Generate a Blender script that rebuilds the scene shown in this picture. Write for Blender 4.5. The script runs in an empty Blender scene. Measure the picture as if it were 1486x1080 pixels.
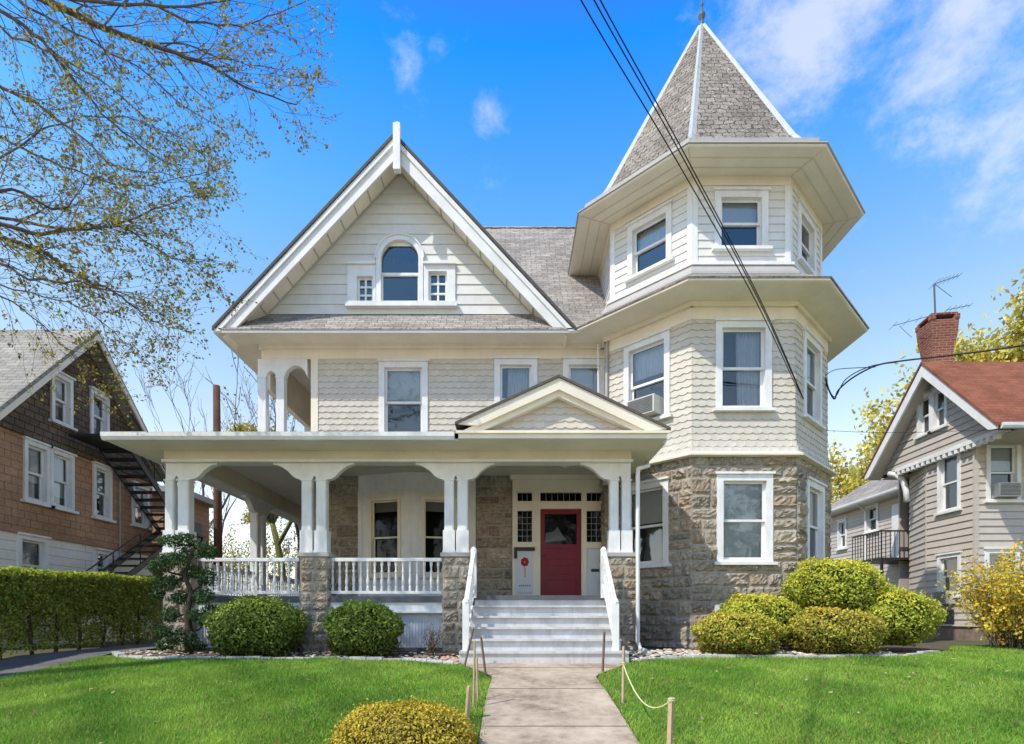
import bpy, math, random
import numpy as np
from mathutils import Vector, Matrix

random.seed(7)
rng = np.random.default_rng(7)
SC = bpy.context.scene
COL = SC.collection
R = math.radians

# ------------------------------------------------------------------ camera frame used for surveying sizes
F, PX, HY, EZ = 825.0, 743.0, 897.0, 1.7      # focal length in photo pixels, principal x, horizon row, eye height


def P(px, py, d):
    """world point at survey bearing (px,py) and distance d"""
    return Vector(((px - PX) * d / F, d, EZ + (HY - py) * d / F))


def X(px, d):
    return (px - PX) * d / F


def Z(py, d):
    return EZ + (HY - py) * d / F


_gd = [-60, 0, 2, 5.1, 7.5, 8.75, 9.7, 12, 400]
_gz = [-1.7, -1.7, -1.52, -1.13, -.80, -.70, -.61, -.58, -.58]


def zg(d):
    return EZ + float(np.interp(d, _gd, _gz))


def ground_d(py):
    lo, hi = 2.0, 60.0
    for _ in range(50):
        m = (lo + hi) / 2
        y = HY - (zg(m) - EZ) * F / m
        if y > py:
            lo = m
        else:
            hi = m
    return lo


# ------------------------------------------------------------------ mesh builder
class MB:
    def __init__(s):
        s.v, s.f, s.c, s.col = [], [], [], (1, 1, 1)

    def face(s, pts, col=None):
        b = len(s.v)
        s.v.extend([tuple(p) for p in pts])
        s.f.append(tuple(range(b, b + len(pts))))
        s.c.append(col or s.col)

    def mesh(s, verts, faces, col=None):
        b = len(s.v)
        s.v.extend([tuple(p) for p in verts])
        for f in faces:
            s.f.append(tuple(b + i for i in f))
            s.c.append(col or s.col)

    def hexa(s, a, col=None):
        # a: 8 points, 0-3 bottom ring ccw seen from above, 4-7 top ring
        s.mesh(a, [(3, 2, 1, 0), (4, 5, 6, 7), (0, 1, 5, 4), (1, 2, 6, 5), (2, 3, 7, 6), (3, 0, 4, 7)], col)

    def box(s, x0, x1, y0, y1, z0, z1, col=None):
        if x0 > x1: x0, x1 = x1, x0
        if y0 > y1: y0, y1 = y1, y0
        if z0 > z1: z0, z1 = z1, z0
        s.hexa([(x0, y0, z0), (x1, y0, z0), (x1, y1, z0), (x0, y1, z0),
                (x0, y0, z1), (x1, y0, z1), (x1, y1, z1), (x0, y1, z1)], col)

    def fbox(s, fr, u0, u1, v0, v1, n0, n1, col=None):
        q = fr.p
        # bottom ring ccw from above: front-left, front-right, back-right, back-left  (n outward = front)
        s.hexa([q(u0, v0, n1), q(u1, v0, n1), q(u1, v0, n0), q(u0, v0, n0),
                q(u0, v1, n1), q(u1, v1, n1), q(u1, v1, n0), q(u0, v1, n0)], col)

    def prism(s, pts, vec, col=None):
        """closed polygon extruded along vec"""
        pts = [Vector(p) for p in pts]
        vec = Vector(vec)
        nrm = Vector((0, 0, 0))
        for i in range(len(pts)):
            nrm += pts[i].cross(pts[(i + 1) % len(pts)])
        if nrm.dot(vec) < 0:
            pts = pts[::-1]
        n = len(pts)
        top = [p + vec for p in pts]
        faces = [tuple(range(n - 1, -1, -1)), tuple(range(n, 2 * n))]
        for i in range(n):
            j = (i + 1) % n
            faces.append((i, j, n + j, n + i))
        s.mesh(pts + top, faces, col)

    def tube(s, path, rad, sides=6, col=None, cap=True):
        path = [Vector(p) for p in path]
        n = len(path)
        if not hasattr(rad, '__len__'):
            rad = [rad] * n
        verts, prev = [], None
        for i, p in enumerate(path):
            t = (path[min(i + 1, n - 1)] - path[max(i - 1, 0)])
            if t.length < 1e-9: t = Vector((0, 0, 1))
            t.normalize()
            if prev is None:
                a = Vector((0, 0, 1)) if abs(t.z) < .9 else Vector((1, 0, 0))
                u = t.cross(a).normalized()
            else:
                u = (prev - t * prev.dot(t))
                if u.length < 1e-6:
                    u = t.cross(Vector((0.3, .8, .5)))
                u.normalize()
            prev = u
            w = t.cross(u)
            for k in range(sides):
                an = 2 * math.pi * k / sides
                verts.append(p + (u * math.cos(an) + w * math.sin(an)) * rad[i])
        faces = []
        for i in range(n - 1):
            for k in range(sides):
                k2 = (k + 1) % sides
                faces.append((i * sides + k, i * sides + k2, (i + 1) * sides + k2, (i + 1) * sides + k))
        if cap:
            faces.append(tuple(range(sides - 1, -1, -1)))
            faces.append(tuple((n - 1) * sides + k for k in range(sides)))
        s.mesh(verts, faces, col)

    def lathe(s, c, prof, sides=12, col=None):
        """prof: list of (r,z) from bottom to top around vertical axis at c"""
        verts, faces = [], []
        for r, z in prof:
            for k in range(sides):
                a = 2 * math.pi * k / sides
                verts.append((c[0] + r * math.cos(a), c[1] + r * math.sin(a), c[2] + z))
        for i in range(len(prof) - 1):
            for k in range(sides):
                k2 = (k + 1) % sides
                faces.append((i * sides + k, i * sides + k2, (i + 1) * sides + k2, (i + 1) * sides + k))
        faces.append(tuple(range(sides - 1, -1, -1)))
        faces.append(tuple((len(prof) - 1) * sides + k for k in range(sides)))
        s.mesh(verts, faces, col)

    def octa(s, C, rings, col=None, cap0=False, cap1=False):
        """loft of regular octagons: rings = [(side a, z)]"""
        verts, faces = [], []
        for a, z in rings:
            rr = a / (2 * math.sin(math.pi / 8))
            for k in range(8):
                an = R(-90 - 22.5 + 45 * k)
                verts.append((C[0] + rr * math.cos(an), C[1] + rr * math.sin(an), z))
        for i in range(len(rings) - 1):
            for k in range(8):
                k2 = (k + 1) % 8
                faces.append((i * 8 + k, i * 8 + k2, (i + 1) * 8 + k2, (i + 1) * 8 + k))
        if cap0: faces.append(tuple(range(7, -1, -1)))
        if cap1: faces.append(tuple((len(rings) - 1) * 8 + k for k in range(8)))
        s.mesh(verts, faces, col)


class Fr:
    """wall frame: origin O, horizontal U (left to right seen from outside), outward N"""
    def __init__(s, O, U, N):
        s.O, s.U, s.N = Vector(O), Vector(U), Vector(N)

    def p(s, u, v, n=0.0):
        return Vector((s.O.x + s.U.x * u + s.N.x * n, s.O.y + s.U.y * u + s.N.y * n, v))


def front(d):
    return Fr((0, d, 0), (1, 0, 0), (0, -1, 0))


def octface(C, a, k):
    th = R(-90 + 45 * k)
    N = Vector((math.cos(th), math.sin(th), 0))
    U = Vector((-math.sin(th), math.cos(th), 0))
    A = a / (2 * math.tan(math.pi / 8))
    O = Vector((C[0], C[1], 0)) + N * A - U * a / 2
    return Fr(O, U, N)


def finish_mesh(name, verts, faces, cols, mat, smooth=False):
    me = bpy.data.meshes.new(name)
    me.from_pydata(verts, [], faces)
    nl = len(me.loops)
    co = np.array(verts, dtype=np.float64).reshape(-1, 3)
    ls = np.zeros(len(me.polygons), dtype=np.int32); me.polygons.foreach_get('loop_start', ls)
    lt = np.zeros(len(me.polygons), dtype=np.int32); me.polygons.foreach_get('loop_total', lt)
    nr = np.zeros(len(me.polygons) * 3); me.polygons.foreach_get('normal', nr); nr = nr.reshape(-1, 3)
    vi = np.zeros(nl, dtype=np.int32); me.loops.foreach_get('vertex_index', vi)
    U = np.cross(np.tile(np.array([0, 0, 1.0]), (len(nr), 1)), nr)
    L = np.linalg.norm(U, axis=1)
    flat = L < .05
    U[flat] = (1, 0, 0); L[flat] = 1
    U /= L[:, None]
    V = np.cross(nr, U)
    fi = np.repeat(np.arange(len(lt)), lt)
    p = co[vi]
    uv = np.stack([(p * U[fi]).sum(1), (p * V[fi]).sum(1)], 1).astype(np.float32)
    lay = me.uv_layers.new(name='UVMap')
    lay.data.foreach_set('uv', uv.ravel())
    if cols is not None:
        at = me.attributes.new('Col', 'FLOAT_COLOR', 'FACE')
        c = np.ones((len(lt), 4), dtype=np.float32); c[:, :3] = np.array(cols, dtype=np.float32)[:, :3]
        at.data.foreach_set('color', c.ravel())
    me.materials.append(mat)
    if smooth:
        me.polygons.foreach_set('use_smooth', np.ones(len(lt), dtype=bool))
    me.update()
    return me


def base_of(parent):
    o = parent
    off = Vector((0, 0, 0))
    while o is not None:
        off += o.location
        o = o.parent
    return off


def obj(name, mb, mat, parent=None, smooth=False, loc=None):
    off = base_of(parent) if parent else (Vector(loc) if loc is not None else Vector((0, 0, 0)))
    v = [(a[0] - off.x, a[1] - off.y, a[2] - off.z) for a in mb.v]
    me = finish_mesh(name, v, mb.f, mb.c, mat, smooth)
    o = bpy.data.objects.new(name, me)
    COL.objects.link(o)
    if parent: o.parent = parent
    elif loc is not None: o.location = loc
    return o


def inst(name, me, parent, wloc, rotz=0.0):
    o = bpy.data.objects.new(name, me)
    COL.objects.link(o)
    o.parent = parent
    o.location = Vector(wloc) - base_of(parent)
    o.rotation_euler.z = rotz
    return o


def tag(o, label, cat, group=None):
    o['label'] = label; o['category'] = cat
    if group: o['group'] = group
    return o


def thing(name, label, cat, loc, group=None):
    o = bpy.data.objects.new(name, None)
    COL.objects.link(o)
    o.location = loc
    o.empty_display_size = .2
    return tag(o, label, cat, group)


def struct(o):
    o['kind'] = 'structure'
    return o


def quads_mesh(name, V, C, mat, k=4):
    """V (M*k,3) vertex array of M polygons with k verts each, C (M,3) colours"""
    M = len(V) // k
    me = bpy.data.meshes.new(name)
    me.vertices.add(len(V)); me.vertices.foreach_set('co', np.ascontiguousarray(V, dtype=np.float32).ravel())
    me.loops.add(M * k); me.loops.foreach_set('vertex_index', np.arange(M * k, dtype=np.int32))
    me.polygons.add(M)
    me.polygons.foreach_set('loop_start', np.arange(0, M * k, k, dtype=np.int32))
    me.polygons.foreach_set('loop_total', np.full(M, k, dtype=np.int32))
    at = me.attributes.new('Col', 'FLOAT_COLOR', 'FACE')
    c = np.ones((M, 4), dtype=np.float32); c[:, :3] = C
    at.data.foreach_set('color', c.ravel())
    me.materials.append(mat)
    me.update(calc_edges=True)
    me.validate()
    return me


def leaf_quads(pos, size, nrm=None, spread=.7, aspect=.55):
    """leaf shaped quads at pos; oriented around nrm with random spread"""
    n = len(pos)
    rv = rng.normal(size=(n, 3)); rv /= np.linalg.norm(rv, axis=1)[:, None]
    N = rv if nrm is None else nrm + rv * spread
    N /= np.linalg.norm(N, axis=1)[:, None] + 1e-9
    t = rng.normal(size=(n, 3))
    U = np.cross(N, t); U /= np.linalg.norm(U, axis=1)[:, None] + 1e-9
    W = np.cross(N, U)
    s = np.asarray(size).reshape(-1, 1) * np.ones((n, 1))
    V = np.stack([pos - U * s, pos - W * s * aspect, pos + U * s, pos + W * s * aspect], 1)
    return V.reshape(-1, 3)


# ------------------------------------------------------------------ materials
MATS = {}


def newmat(name):
    m = bpy.data.materials.new(name); m.use_nodes = True
    nt = m.node_tree
    b = nt.nodes['Principled BSDF']
    return m, nt, b


def N_(nt, t, **kw):
    n = nt.nodes.new(t)
    for k, v in kw.items():
        setattr(n, k, v)
    return n


def mixc(nt, a, b, fac, mode='MIX'):
    n = nt.nodes.new('ShaderNodeMix'); n.data_type = 'RGBA'; n.blend_type = mode
    for idx, v in ((0, fac), (6, a), (7, b)):
        if isinstance(v, (int, float)): n.inputs[idx].default_value = v
        elif isinstance(v, (tuple, list)): n.inputs[idx].default_value = (*v[:3], 1)
        else: nt.links.new(v, n.inputs[idx])
    return n.outputs[2]


def noise(nt, scale, detail=4, rough=.55, vec=None, coord='Object', stretch=None):
    tc = N_(nt, 'ShaderNodeTexCoord')
    src = tc.outputs[coord] if vec is None else vec
    if stretch:
        mp = N_(nt, 'ShaderNodeMapping'); mp.inputs['Scale'].default_value = stretch
        nt.links.new(src, mp.inputs[0]); src = mp.outputs[0]
    n = N_(nt, 'ShaderNodeTexNoise')
    n.inputs['Scale'].default_value = scale; n.inputs['Detail'].default_value = detail
    n.inputs['Roughness'].default_value = rough
    nt.links.new(src, n.inputs['Vector'])
    return n.outputs['Fac']


def ramp(nt, fac, stops):
    r = N_(nt, 'ShaderNodeValToRGB')
    e = r.color_ramp.elements
    while len(e) < len(stops): e.new(.5)
    for i, (p, c) in enumerate(stops):
        e[i].position = p; e[i].color = (*c[:3], 1) if len(c) >= 3 else (c[0],) * 3 + (1,)
    nt.links.new(fac, r.inputs[0])
    return r.outputs[0]


def bump(nt, b, h, strength=.3, dist=.02):
    n = N_(nt, 'ShaderNodeBump'); n.inputs['Strength'].default_value = strength; n.inputs['Distance'].default_value = dist
    nt.links.new(h, n.inputs['Height']); nt.links.new(n.outputs[0], b.inputs['Normal'])
    return n


def paint(name, c, rough=.55, var=.12, sc=3, usecol=False, dirt=.0, bs=.05):
    m, nt, b = newmat(name)
    n1 = noise(nt, sc, 5, .6)
    r1 = ramp(nt, n1, [(.3, (1 - var,) * 3), (.7, (1 + var * .3,) * 3)])
    base = (*c, 1)
    out = mixc(nt, base, r1, 1.0, 'MULTIPLY')
    if usecol:
        at = N_(nt, 'ShaderNodeAttribute'); at.attribute_name = 'Col'
        out = mixc(nt, out, at.outputs['Color'], 1.0, 'MULTIPLY')
    if dirt:
        n2 = noise(nt, 9, 6, .7, stretch=(1, 1, .25))
        f = ramp(nt, n2, [(.5, (0, 0, 0)), (.78, (dirt,) * 3)])
        out = mixc(nt, out, (.28, .25, .2), f)
    nt.links.new(out, b.inputs['Base Color'])
    b.inputs['Roughness'].default_value = rough
    b.inputs['Specular IOR Level'].default_value = .3
    bump(nt, b, noise(nt, 60, 3), bs, .01)
    MATS[name] = m
    return m


def colmat(name, rough=.8, trans=0.0, sc=20, var=.25, bs=.3, spec=.2, bsc=40, bd=.02):
    """colour from the Col attribute with noise"""
    m, nt, b = newmat(name)
    at = N_(nt, 'ShaderNodeAttribute'); at.attribute_name = 'Col'
    n1 = noise(nt, sc, 5, .65)
    r1 = ramp(nt, n1, [(.28, (1 - var,) * 3), (.72, (1 + var,) * 3)])
    out = mixc(nt, at.outputs['Color'], r1, 1.0, 'MULTIPLY')
    nt.links.new(out, b.inputs['Base Color'])
    b.inputs['Roughness'].default_value = rough
    b.inputs['Specular IOR Level'].default_value = spec
    if bs: bump(nt, b, noise(nt, bsc, 5, .7), bs, bd)
    if trans:
        t = N_(nt, 'ShaderNodeBsdfTranslucent'); nt.links.new(out, t.inputs['Color'])
        mx = N_(nt, 'ShaderNodeMixShader'); mx.inputs[0].default_value = trans
        nt.links.new(b.outputs[0], mx.inputs[1]); nt.links.new(t.outputs[0], mx.inputs[2])
        nt.links.new(mx.outputs[0], nt.nodes['Material Output'].inputs['Surface'])
    MATS[name] = m
    return m


def bricky(name, c1, c2, mortar, bw, rh, ms=.004, rough=.9, bs=.5, var=.35, sc=30, offset=.5, bd=.01, big=.25, dist=0.0):
    """courses from a brick texture in UV metres"""
    m, nt, b = newmat(name)
    tc = N_(nt, 'ShaderNodeTexCoord')
    br = N_(nt, 'ShaderNodeTexBrick')
    br.offset = offset
    for k, v in (('Scale', 1.0), ('Mortar Size', ms), ('Brick Width', bw), ('Row Height', rh), ('Bias', 0.0), ('Mortar Smooth', .3)):
        br.inputs[k].default_value = v
    br.inputs['Color1'].default_value = (*c1, 1); br.inputs['Color2'].default_value = (*c2, 1); br.inputs['Mortar'].default_value = (*mortar, 1)
    src = tc.outputs['UV']
    if dist:
        nn = N_(nt, 'ShaderNodeTexNoise'); nn.inputs['Scale'].default_value = 6; nn.inputs['Detail'].default_value = 4
        nt.links.new(tc.outputs['Object'], nn.inputs['Vector'])
        ma = N_(nt, 'ShaderNodeVectorMath', operation='MULTIPLY_ADD')
        ma.inputs[1].default_value = (dist, dist, 0)
        nt.links.new(nn.outputs['Color'], ma.inputs[0]); nt.links.new(src, ma.inputs[2]); src = ma.outputs[0]
    nt.links.new(src, br.inputs['Vector'])
    n1 = noise(nt, sc, 5, .7)
    r1 = ramp(nt, n1, [(.28, (1 - var,) * 3), (.72, (1 + var,) * 3)])
    out = mixc(nt, br.outputs['Color'], r1, 1.0, 'MULTIPLY')
    n2 = noise(nt, .9, 4, .6)
    r2 = ramp(nt, n2, [(.3, (1 - big,) * 3), (.7, (1 + big,) * 3)])
    out = mixc(nt, out, r2, 1.0, 'MULTIPLY')
    nt.links.new(out, b.inputs['Base Color'])
    b.inputs['Roughness'].default_value = rough
    b.inputs['Specular IOR Level'].default_value = .15
    inv = N_(nt, 'ShaderNodeMath', operation='SUBTRACT'); inv.inputs[0].default_value = 1
    nt.links.new(br.outputs['Fac'], inv.inputs[1])
    ad = N_(nt, 'ShaderNodeMath', operation='ADD')
    nt.links.new(inv.outputs[0], ad.inputs[0]); nt.links.new(n1, ad.inputs[1])
    bump(nt, b, ad.outputs[0], bs, bd)
    MATS[name] = m
    return m


def glassmat(name, refl=.22, tint=(.75, .8, .82)):
    m, nt, b = newmat(name)
    nt.nodes.remove(b)
    tr = N_(nt, 'ShaderNodeBsdfTransparent'); tr.inputs[0].default_value = (*tint, 1)
    gl = N_(nt, 'ShaderNodeBsdfGlossy'); gl.inputs['Roughness'].default_value = .03; gl.inputs['Color'].default_value = (.9, .95, 1, 1)
    fr = N_(nt, 'ShaderNodeFresnel'); fr.inputs[0].default_value = 1.5
    ad = N_(nt, 'ShaderNodeMath', operation='ADD'); ad.inputs[1].default_value = refl; ad.use_clamp = True
    nt.links.new(fr.outputs[0], ad.inputs[0])
    # slightly wavy old glass
    bp = N_(nt, 'ShaderNodeBump'); bp.inputs['Strength'].default_value = .12; bp.inputs['Distance'].default_value = .02
    nt.links.new(noise(nt, 2.2, 2), bp.inputs['Height']); nt.links.new(bp.outputs[0], gl.inputs['Normal'])
    mx = N_(nt, 'ShaderNodeMixShader')
    nt.links.new(ad.outputs[0], mx.inputs[0]); nt.links.new(tr.outputs[0], mx.inputs[1]); nt.links.new(gl.outputs[0], mx.inputs[2])
    nt.links.new(mx.outputs[0], nt.nodes['Material Output'].inputs['Surface'])
    MATS[name] = m
    return m


WHITE = paint('white_paint', (.79, .79, .77), .55, .14, 2.5, dirt=.22)
TRIM = paint('trim_paint', (.78, .77, .73), .5, .10, 2.5, dirt=.15)
CREAM = paint('cream_paint', (.84, .765, .62), .6, .12, 1.5, dirt=.10)
TAN = paint('tan_paint', (.70, .62, .48), .6, .12, 1.5, dirt=.10)
CEIL = paint('porch_ceiling_paint', (.70, .65, .58), .6, .1, 2)
SHING = paint('shingle_siding', (.595, .55, .47), .75, .10, 5, usecol=True, dirt=.10, bs=.15)
CLAP = paint('clapboard_siding', (.70, .685, .645), .6, .08, 3, usecol=True, dirt=.12)
TAUPE = paint('taupe_siding', (.52, .465, .41), .65, .08, 3, usecol=True, dirt=.12)
STONE = colmat('rough_stone', .92, 0, 14, .45, .7, .15, 35, .03)
MORTAR = paint('mortar', (.37, .33, .27), .95, .2, 8)
ROOF = bricky('asphalt_roof_shingle', (.40, .36, .31), (.26, .235, .21), (.12, .11, .10), .28, .14, .008, .95, .7, .6, 30, bd=.02, dist=.12)
SPIRE = bricky('slate_spire_shingle', (.42, .37, .31), (.27, .235, .20), (.11, .10, .09), .22, .16, .010, 1, 1.0, .6, 26, bd=.05, dist=.22)
REDROOF = bricky('red_roof_shingle', (.28, .105, .06), (.21, .08, .05), (.13, .055, .035), .3, .14, .006, .95, .5, .3, 40)
BRICK = bricky('red_brick', (.32, .10, .06), (.22, .07, .045), (.33, .27, .22), .21, .075, .009, .9, .6, .3, 30)
BROWNSH = bricky('brown_shingle_siding', (.44, .265, .165), (.395, .235, .145), (.25, .14, .085), .32, .17, .008, .9, .6, .25, 25, bd=.02)
DARKSH = bricky('dark_shingle_siding', (.17, .125, .09), (.12, .09, .068), (.05, .038, .03), .25, .15, .012, .9, .7, .4, 25, bd=.02)
PALESH = bricky('pale_siding', (.84, .82, .76), (.80, .78, .72), (.45, .43, .4), 6, .2, .008, .7, .3, .08, 10, big=.08)
FLOORM = paint('grey_floor_paint', (.10, .11, .125), .5, .2, 4)
GREYTRIM = paint('grey_trim_paint', (.42, .40, .37), .6, .12, 3)
SKIRT = paint('lattice_paint', (.62, .63, .65), .7, .12, 4, dirt=.2)
RED = paint('red_door_paint', (.21, .012, .028), .4, .2, 4)
DARK = paint('dark_interior', (.018, .018, .02), .9, .2, 1)  # near-black colour paints the darkness of unlit rooms
CURT = paint('curtain_cloth', (.62, .64, .66), .9, .1, 6)
BLIND = paint('blind_vinyl', (.66, .67, .66), .6, .05, 6)
BLACK = paint('black_metal', (.035, .034, .035), .5, .2, 8)
LEAD = paint('lead_flashing', (.50, .53, .53), .5, .15, 6, dirt=.2)
COPPER = paint('weathered_metal', (.10, .13, .12), .6, .2, 10)
ACM = paint('air_conditioner_metal', (.55, .54, .50), .5, .1, 8, dirt=.2)
ACG = paint('air_conditioner_grille', (.16, .16, .16), .6, .2, 8)
BARK = colmat('bark', .95, 0, 12, .4, .8, .1, 25, .03)
LEAF = colmat('leaves', .6, .30, 3, .22, 0, .25)
NEEDLE = colmat('needles', .65, .15, 4, .25, 0, .2)
GRASSM = colmat('grass_blades', .6, .35, 1.2, .25, 0, .2)
PEB = colmat('pebbles', .8, 0, 30, .25, .3, .25)
POLEM = paint('weathered_pole', (.135, .065, .038), .9, .35, 5)
STAKE = paint('stake_wood', (.50, .36, .22), .8, .25, 12)
STAKED = paint('dark_stake_wood', (.20, .13, .08), .85, .3, 12)
ROPE = paint('pale_rope', (.62, .66, .36), .8, .15, 40)
CABLE = paint('cable_rubber', (.018, .018, .02), .6, .2, 10)
REDP = paint('red_cloth', (.42, .02, .03), .7, .2, 20)
FLAGM = paint('flag_cloth', (.66, .69, .72), .8, .05, 6)
INK = paint('grey_print', (.25, .25, .27), .8, .1, 10)
ORANGE = paint('orange_plastic', (.50, .12, .03), .5, .2, 10)
GLASS = glassmat('window_glass', .075)
GLASSD = glassmat('dim_porch_glass', -.02, (.5, .52, .52))


def groundmat(name, stops, sc=1.2, sc2=14, rough=.95, bs=.5, bsc=60, bd=.02, mixn=.5):
    m, nt, b = newmat(name)
    n1 = noise(nt, sc, 6, .6); n2 = noise(nt, sc2, 5, .7)
    mm = N_(nt, 'ShaderNodeMix'); mm.data_type = 'FLOAT'; mm.inputs[0].default_value = mixn
    nt.links.new(n1, mm.inputs[2]); nt.links.new(n2, mm.inputs[3])
    nt.links.new(ramp(nt, mm.outputs[0], stops), b.inputs['Base Color'])
    b.inputs['Roughness'].default_value = rough; b.inputs['Specular IOR Level'].default_value = .15
    bump(nt, b, noise(nt, bsc, 5, .7), bs, bd)
    MATS[name] = m
    return m


SOILG = groundmat('earth', [(.3, (.07, .085, .03)), (.6, (.12, .11, .06))])
TURF = groundmat('turf', [(.35, (.075, .15, .022)), (.65, (.15, .25, .045))], 1.5, 25)
BEDM = groundmat('mulch', [(.35, (.07, .05, .035)), (.65, (.18, .14, .10))], 3, 30)
BOUNCEROAD = groundmat('pale_bounce_concrete', [(.3, (.50, .44, .36)), (.7, (.66, .58, .48))], 1, 12)  # kept pale so unseen ground bounces light up to the soffits
ASPH = groundmat('asphalt', [(.35, (.10, .10, .105)), (.65, (.20, .19, .19))], 2, 60)
CONC = groundmat('concrete', [(.36, (.23, .17, .125)), (.47, (.40, .315, .235)), (.56, (.50, .405, .305)), (.68, (.60, .50, .385))], 1.6, 9, .9, .3, 90, .008, .40)

# ================================================================== SETTING
def sheet(name, xs_fn, ds, mat, dz, nx=12):
    """ground-hugging sheet, xs_fn(d)->(x0,x1)"""
    mb = MB()
    rows = []
    for d in ds:
        x0, x1 = xs_fn(d)
        rows.append([(x0 + (x1 - x0) * i / nx, d, zg(d) + dz) for i in range(nx + 1)])
    vs = [p for r in rows for p in r]
    fs = []
    for j in range(len(ds) - 1):
        for i in range(nx):
            a = j * (nx + 1) + i
            fs.append((a, a + 1, a + nx + 2, a + nx + 1))
    mb.mesh(vs, fs)
    return struct(obj(name, mb, mat, smooth=True))


sheet('ground', lambda d: (-500, 500), [-300, -60, 0, 1, 2, 3.5, 5.1, 6.3, 7.5, 8.1, 8.75, 9.2, 9.7, 11, 12, 30, 120, 700], SOILG, -.03, 8)
sheet('road', lambda d: (-200, 200), [-16, -9, -4, -1.5], BOUNCEROAD, .004)  # road and pavement lie out of view, added for bounce light
sheet('pavement', lambda d: (-200, 200), [-1.4, .6, 1.4, 2.2], BOUNCEROAD, .008)

WALKL, WALKR = -.30, 1.14


def walk_x(d):
    t = max(0.0, min(1.0, (d - 7.5) / 1.2))
    t = t * t * (3 - 2 * t)
    t0 = max(0.0, min(1.0, (d - 6.7) / .9)) * (1 - t)
    return (WALKL + .04 * t0 - .45 * t, WALKR - .03 * t0 + .55 * t)


wd = [2.2] + list(np.linspace(2.6, 8.85, 26))
sheet('walkway', walk_x, wd, CONC, .012, 6)


for _d in (5.55, 6.95, 8.3):
    _a, _b = walk_x(_d)
    _m = MB(); _m.box(_a + .01, _b - .01, _d - .008, _d + .008, zg(_d) - .02, zg(_d) + .015, (1, 1, 1))
    struct(obj('walkway_joint', _m, BEDM))


def drive_x(d):
    return (-8.05 - .03 * (d - 9), -6.72 - .06 * (d - 7.5))


sheet('driveway', drive_x, [2.2, 5.1, 7.5, 8.75, 9.7, 12, 16, 26], ASPH, .006, 6)


def bed_front(x):          # distance of the bed edging left of the stairs
    return float(np.interp(x, [-7.2, -6.4, -5.5, -4.5, -3, -1.6, -.75], [10.2, 9.25, 9.1, 9.15, 9.15, 8.95, 8.6]))


def bed_front_r(x):
    return float(np.interp(x, [1.75, 2.4, 3.2, 5, 6.5, 7.6, 9, 12], [8.75, 9.15, 9.3, 9.3, 9.4, 10.0, 11.6, 12.4]))


def area_sheet(name, x0, x1, n, near, far, mat, dz):
    mb = MB()
    vs, fs = [], []
    m = 14
    for i in range(n + 1):
        x = x0 + (x1 - x0) * i / n
        a, b_ = near(x), far(x)
        for j in range(m + 1):
            d = a + (b_ - a) * j / m
            vs.append((x, d, zg(d) + dz))
    for i in range(n):
        for j in range(m):
            k = i * (m + 1) + j
            fs.append((k, k + m + 1, k + m + 2, k + 1))
    mb.mesh(vs, fs)
    return struct(obj(name, mb, mat, smooth=True))


area_sheet('planting_bed', -7.1, -.72, 30, lambda x: bed_front(x) - .02, lambda x: 10.6, BEDM, -.004)
area_sheet('planting_bed', 1.72, 12, 30, lambda x: bed_front_r(x) - .02, lambda x: 12.6, BEDM, -.004)
sheet('lawn', lambda d: (drive_x(d)[1] + .02, walk_x(d)[0] - .02), list(np.linspace(2.2, 8.6, 20)), TURF, .0, 10)
sheet('lawn', lambda d: (walk_x(d)[1] + .02, 14), list(np.linspace(2.2, 8.7, 20)), TURF, .0, 14)
area_sheet('lawn', -6.75, -.72, 20, lambda x: 8.5, bed_front, TURF, -.001)
area_sheet('lawn', 1.72, 16, 30, lambda x: 8.6, bed_front_r, TURF, -.001)


def vnoise(x, y, f, seed=0):
    a = np.sin(x * f * 1.7 + seed) * np.cos(y * f * 1.3 - seed * 2) + np.sin((x + y) * f * .9 + seed * 3) * .7 + np.sin((x * 1.9 - y * 2.3) * f * .6 + seed) * .5
    return a / 2.2


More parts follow.
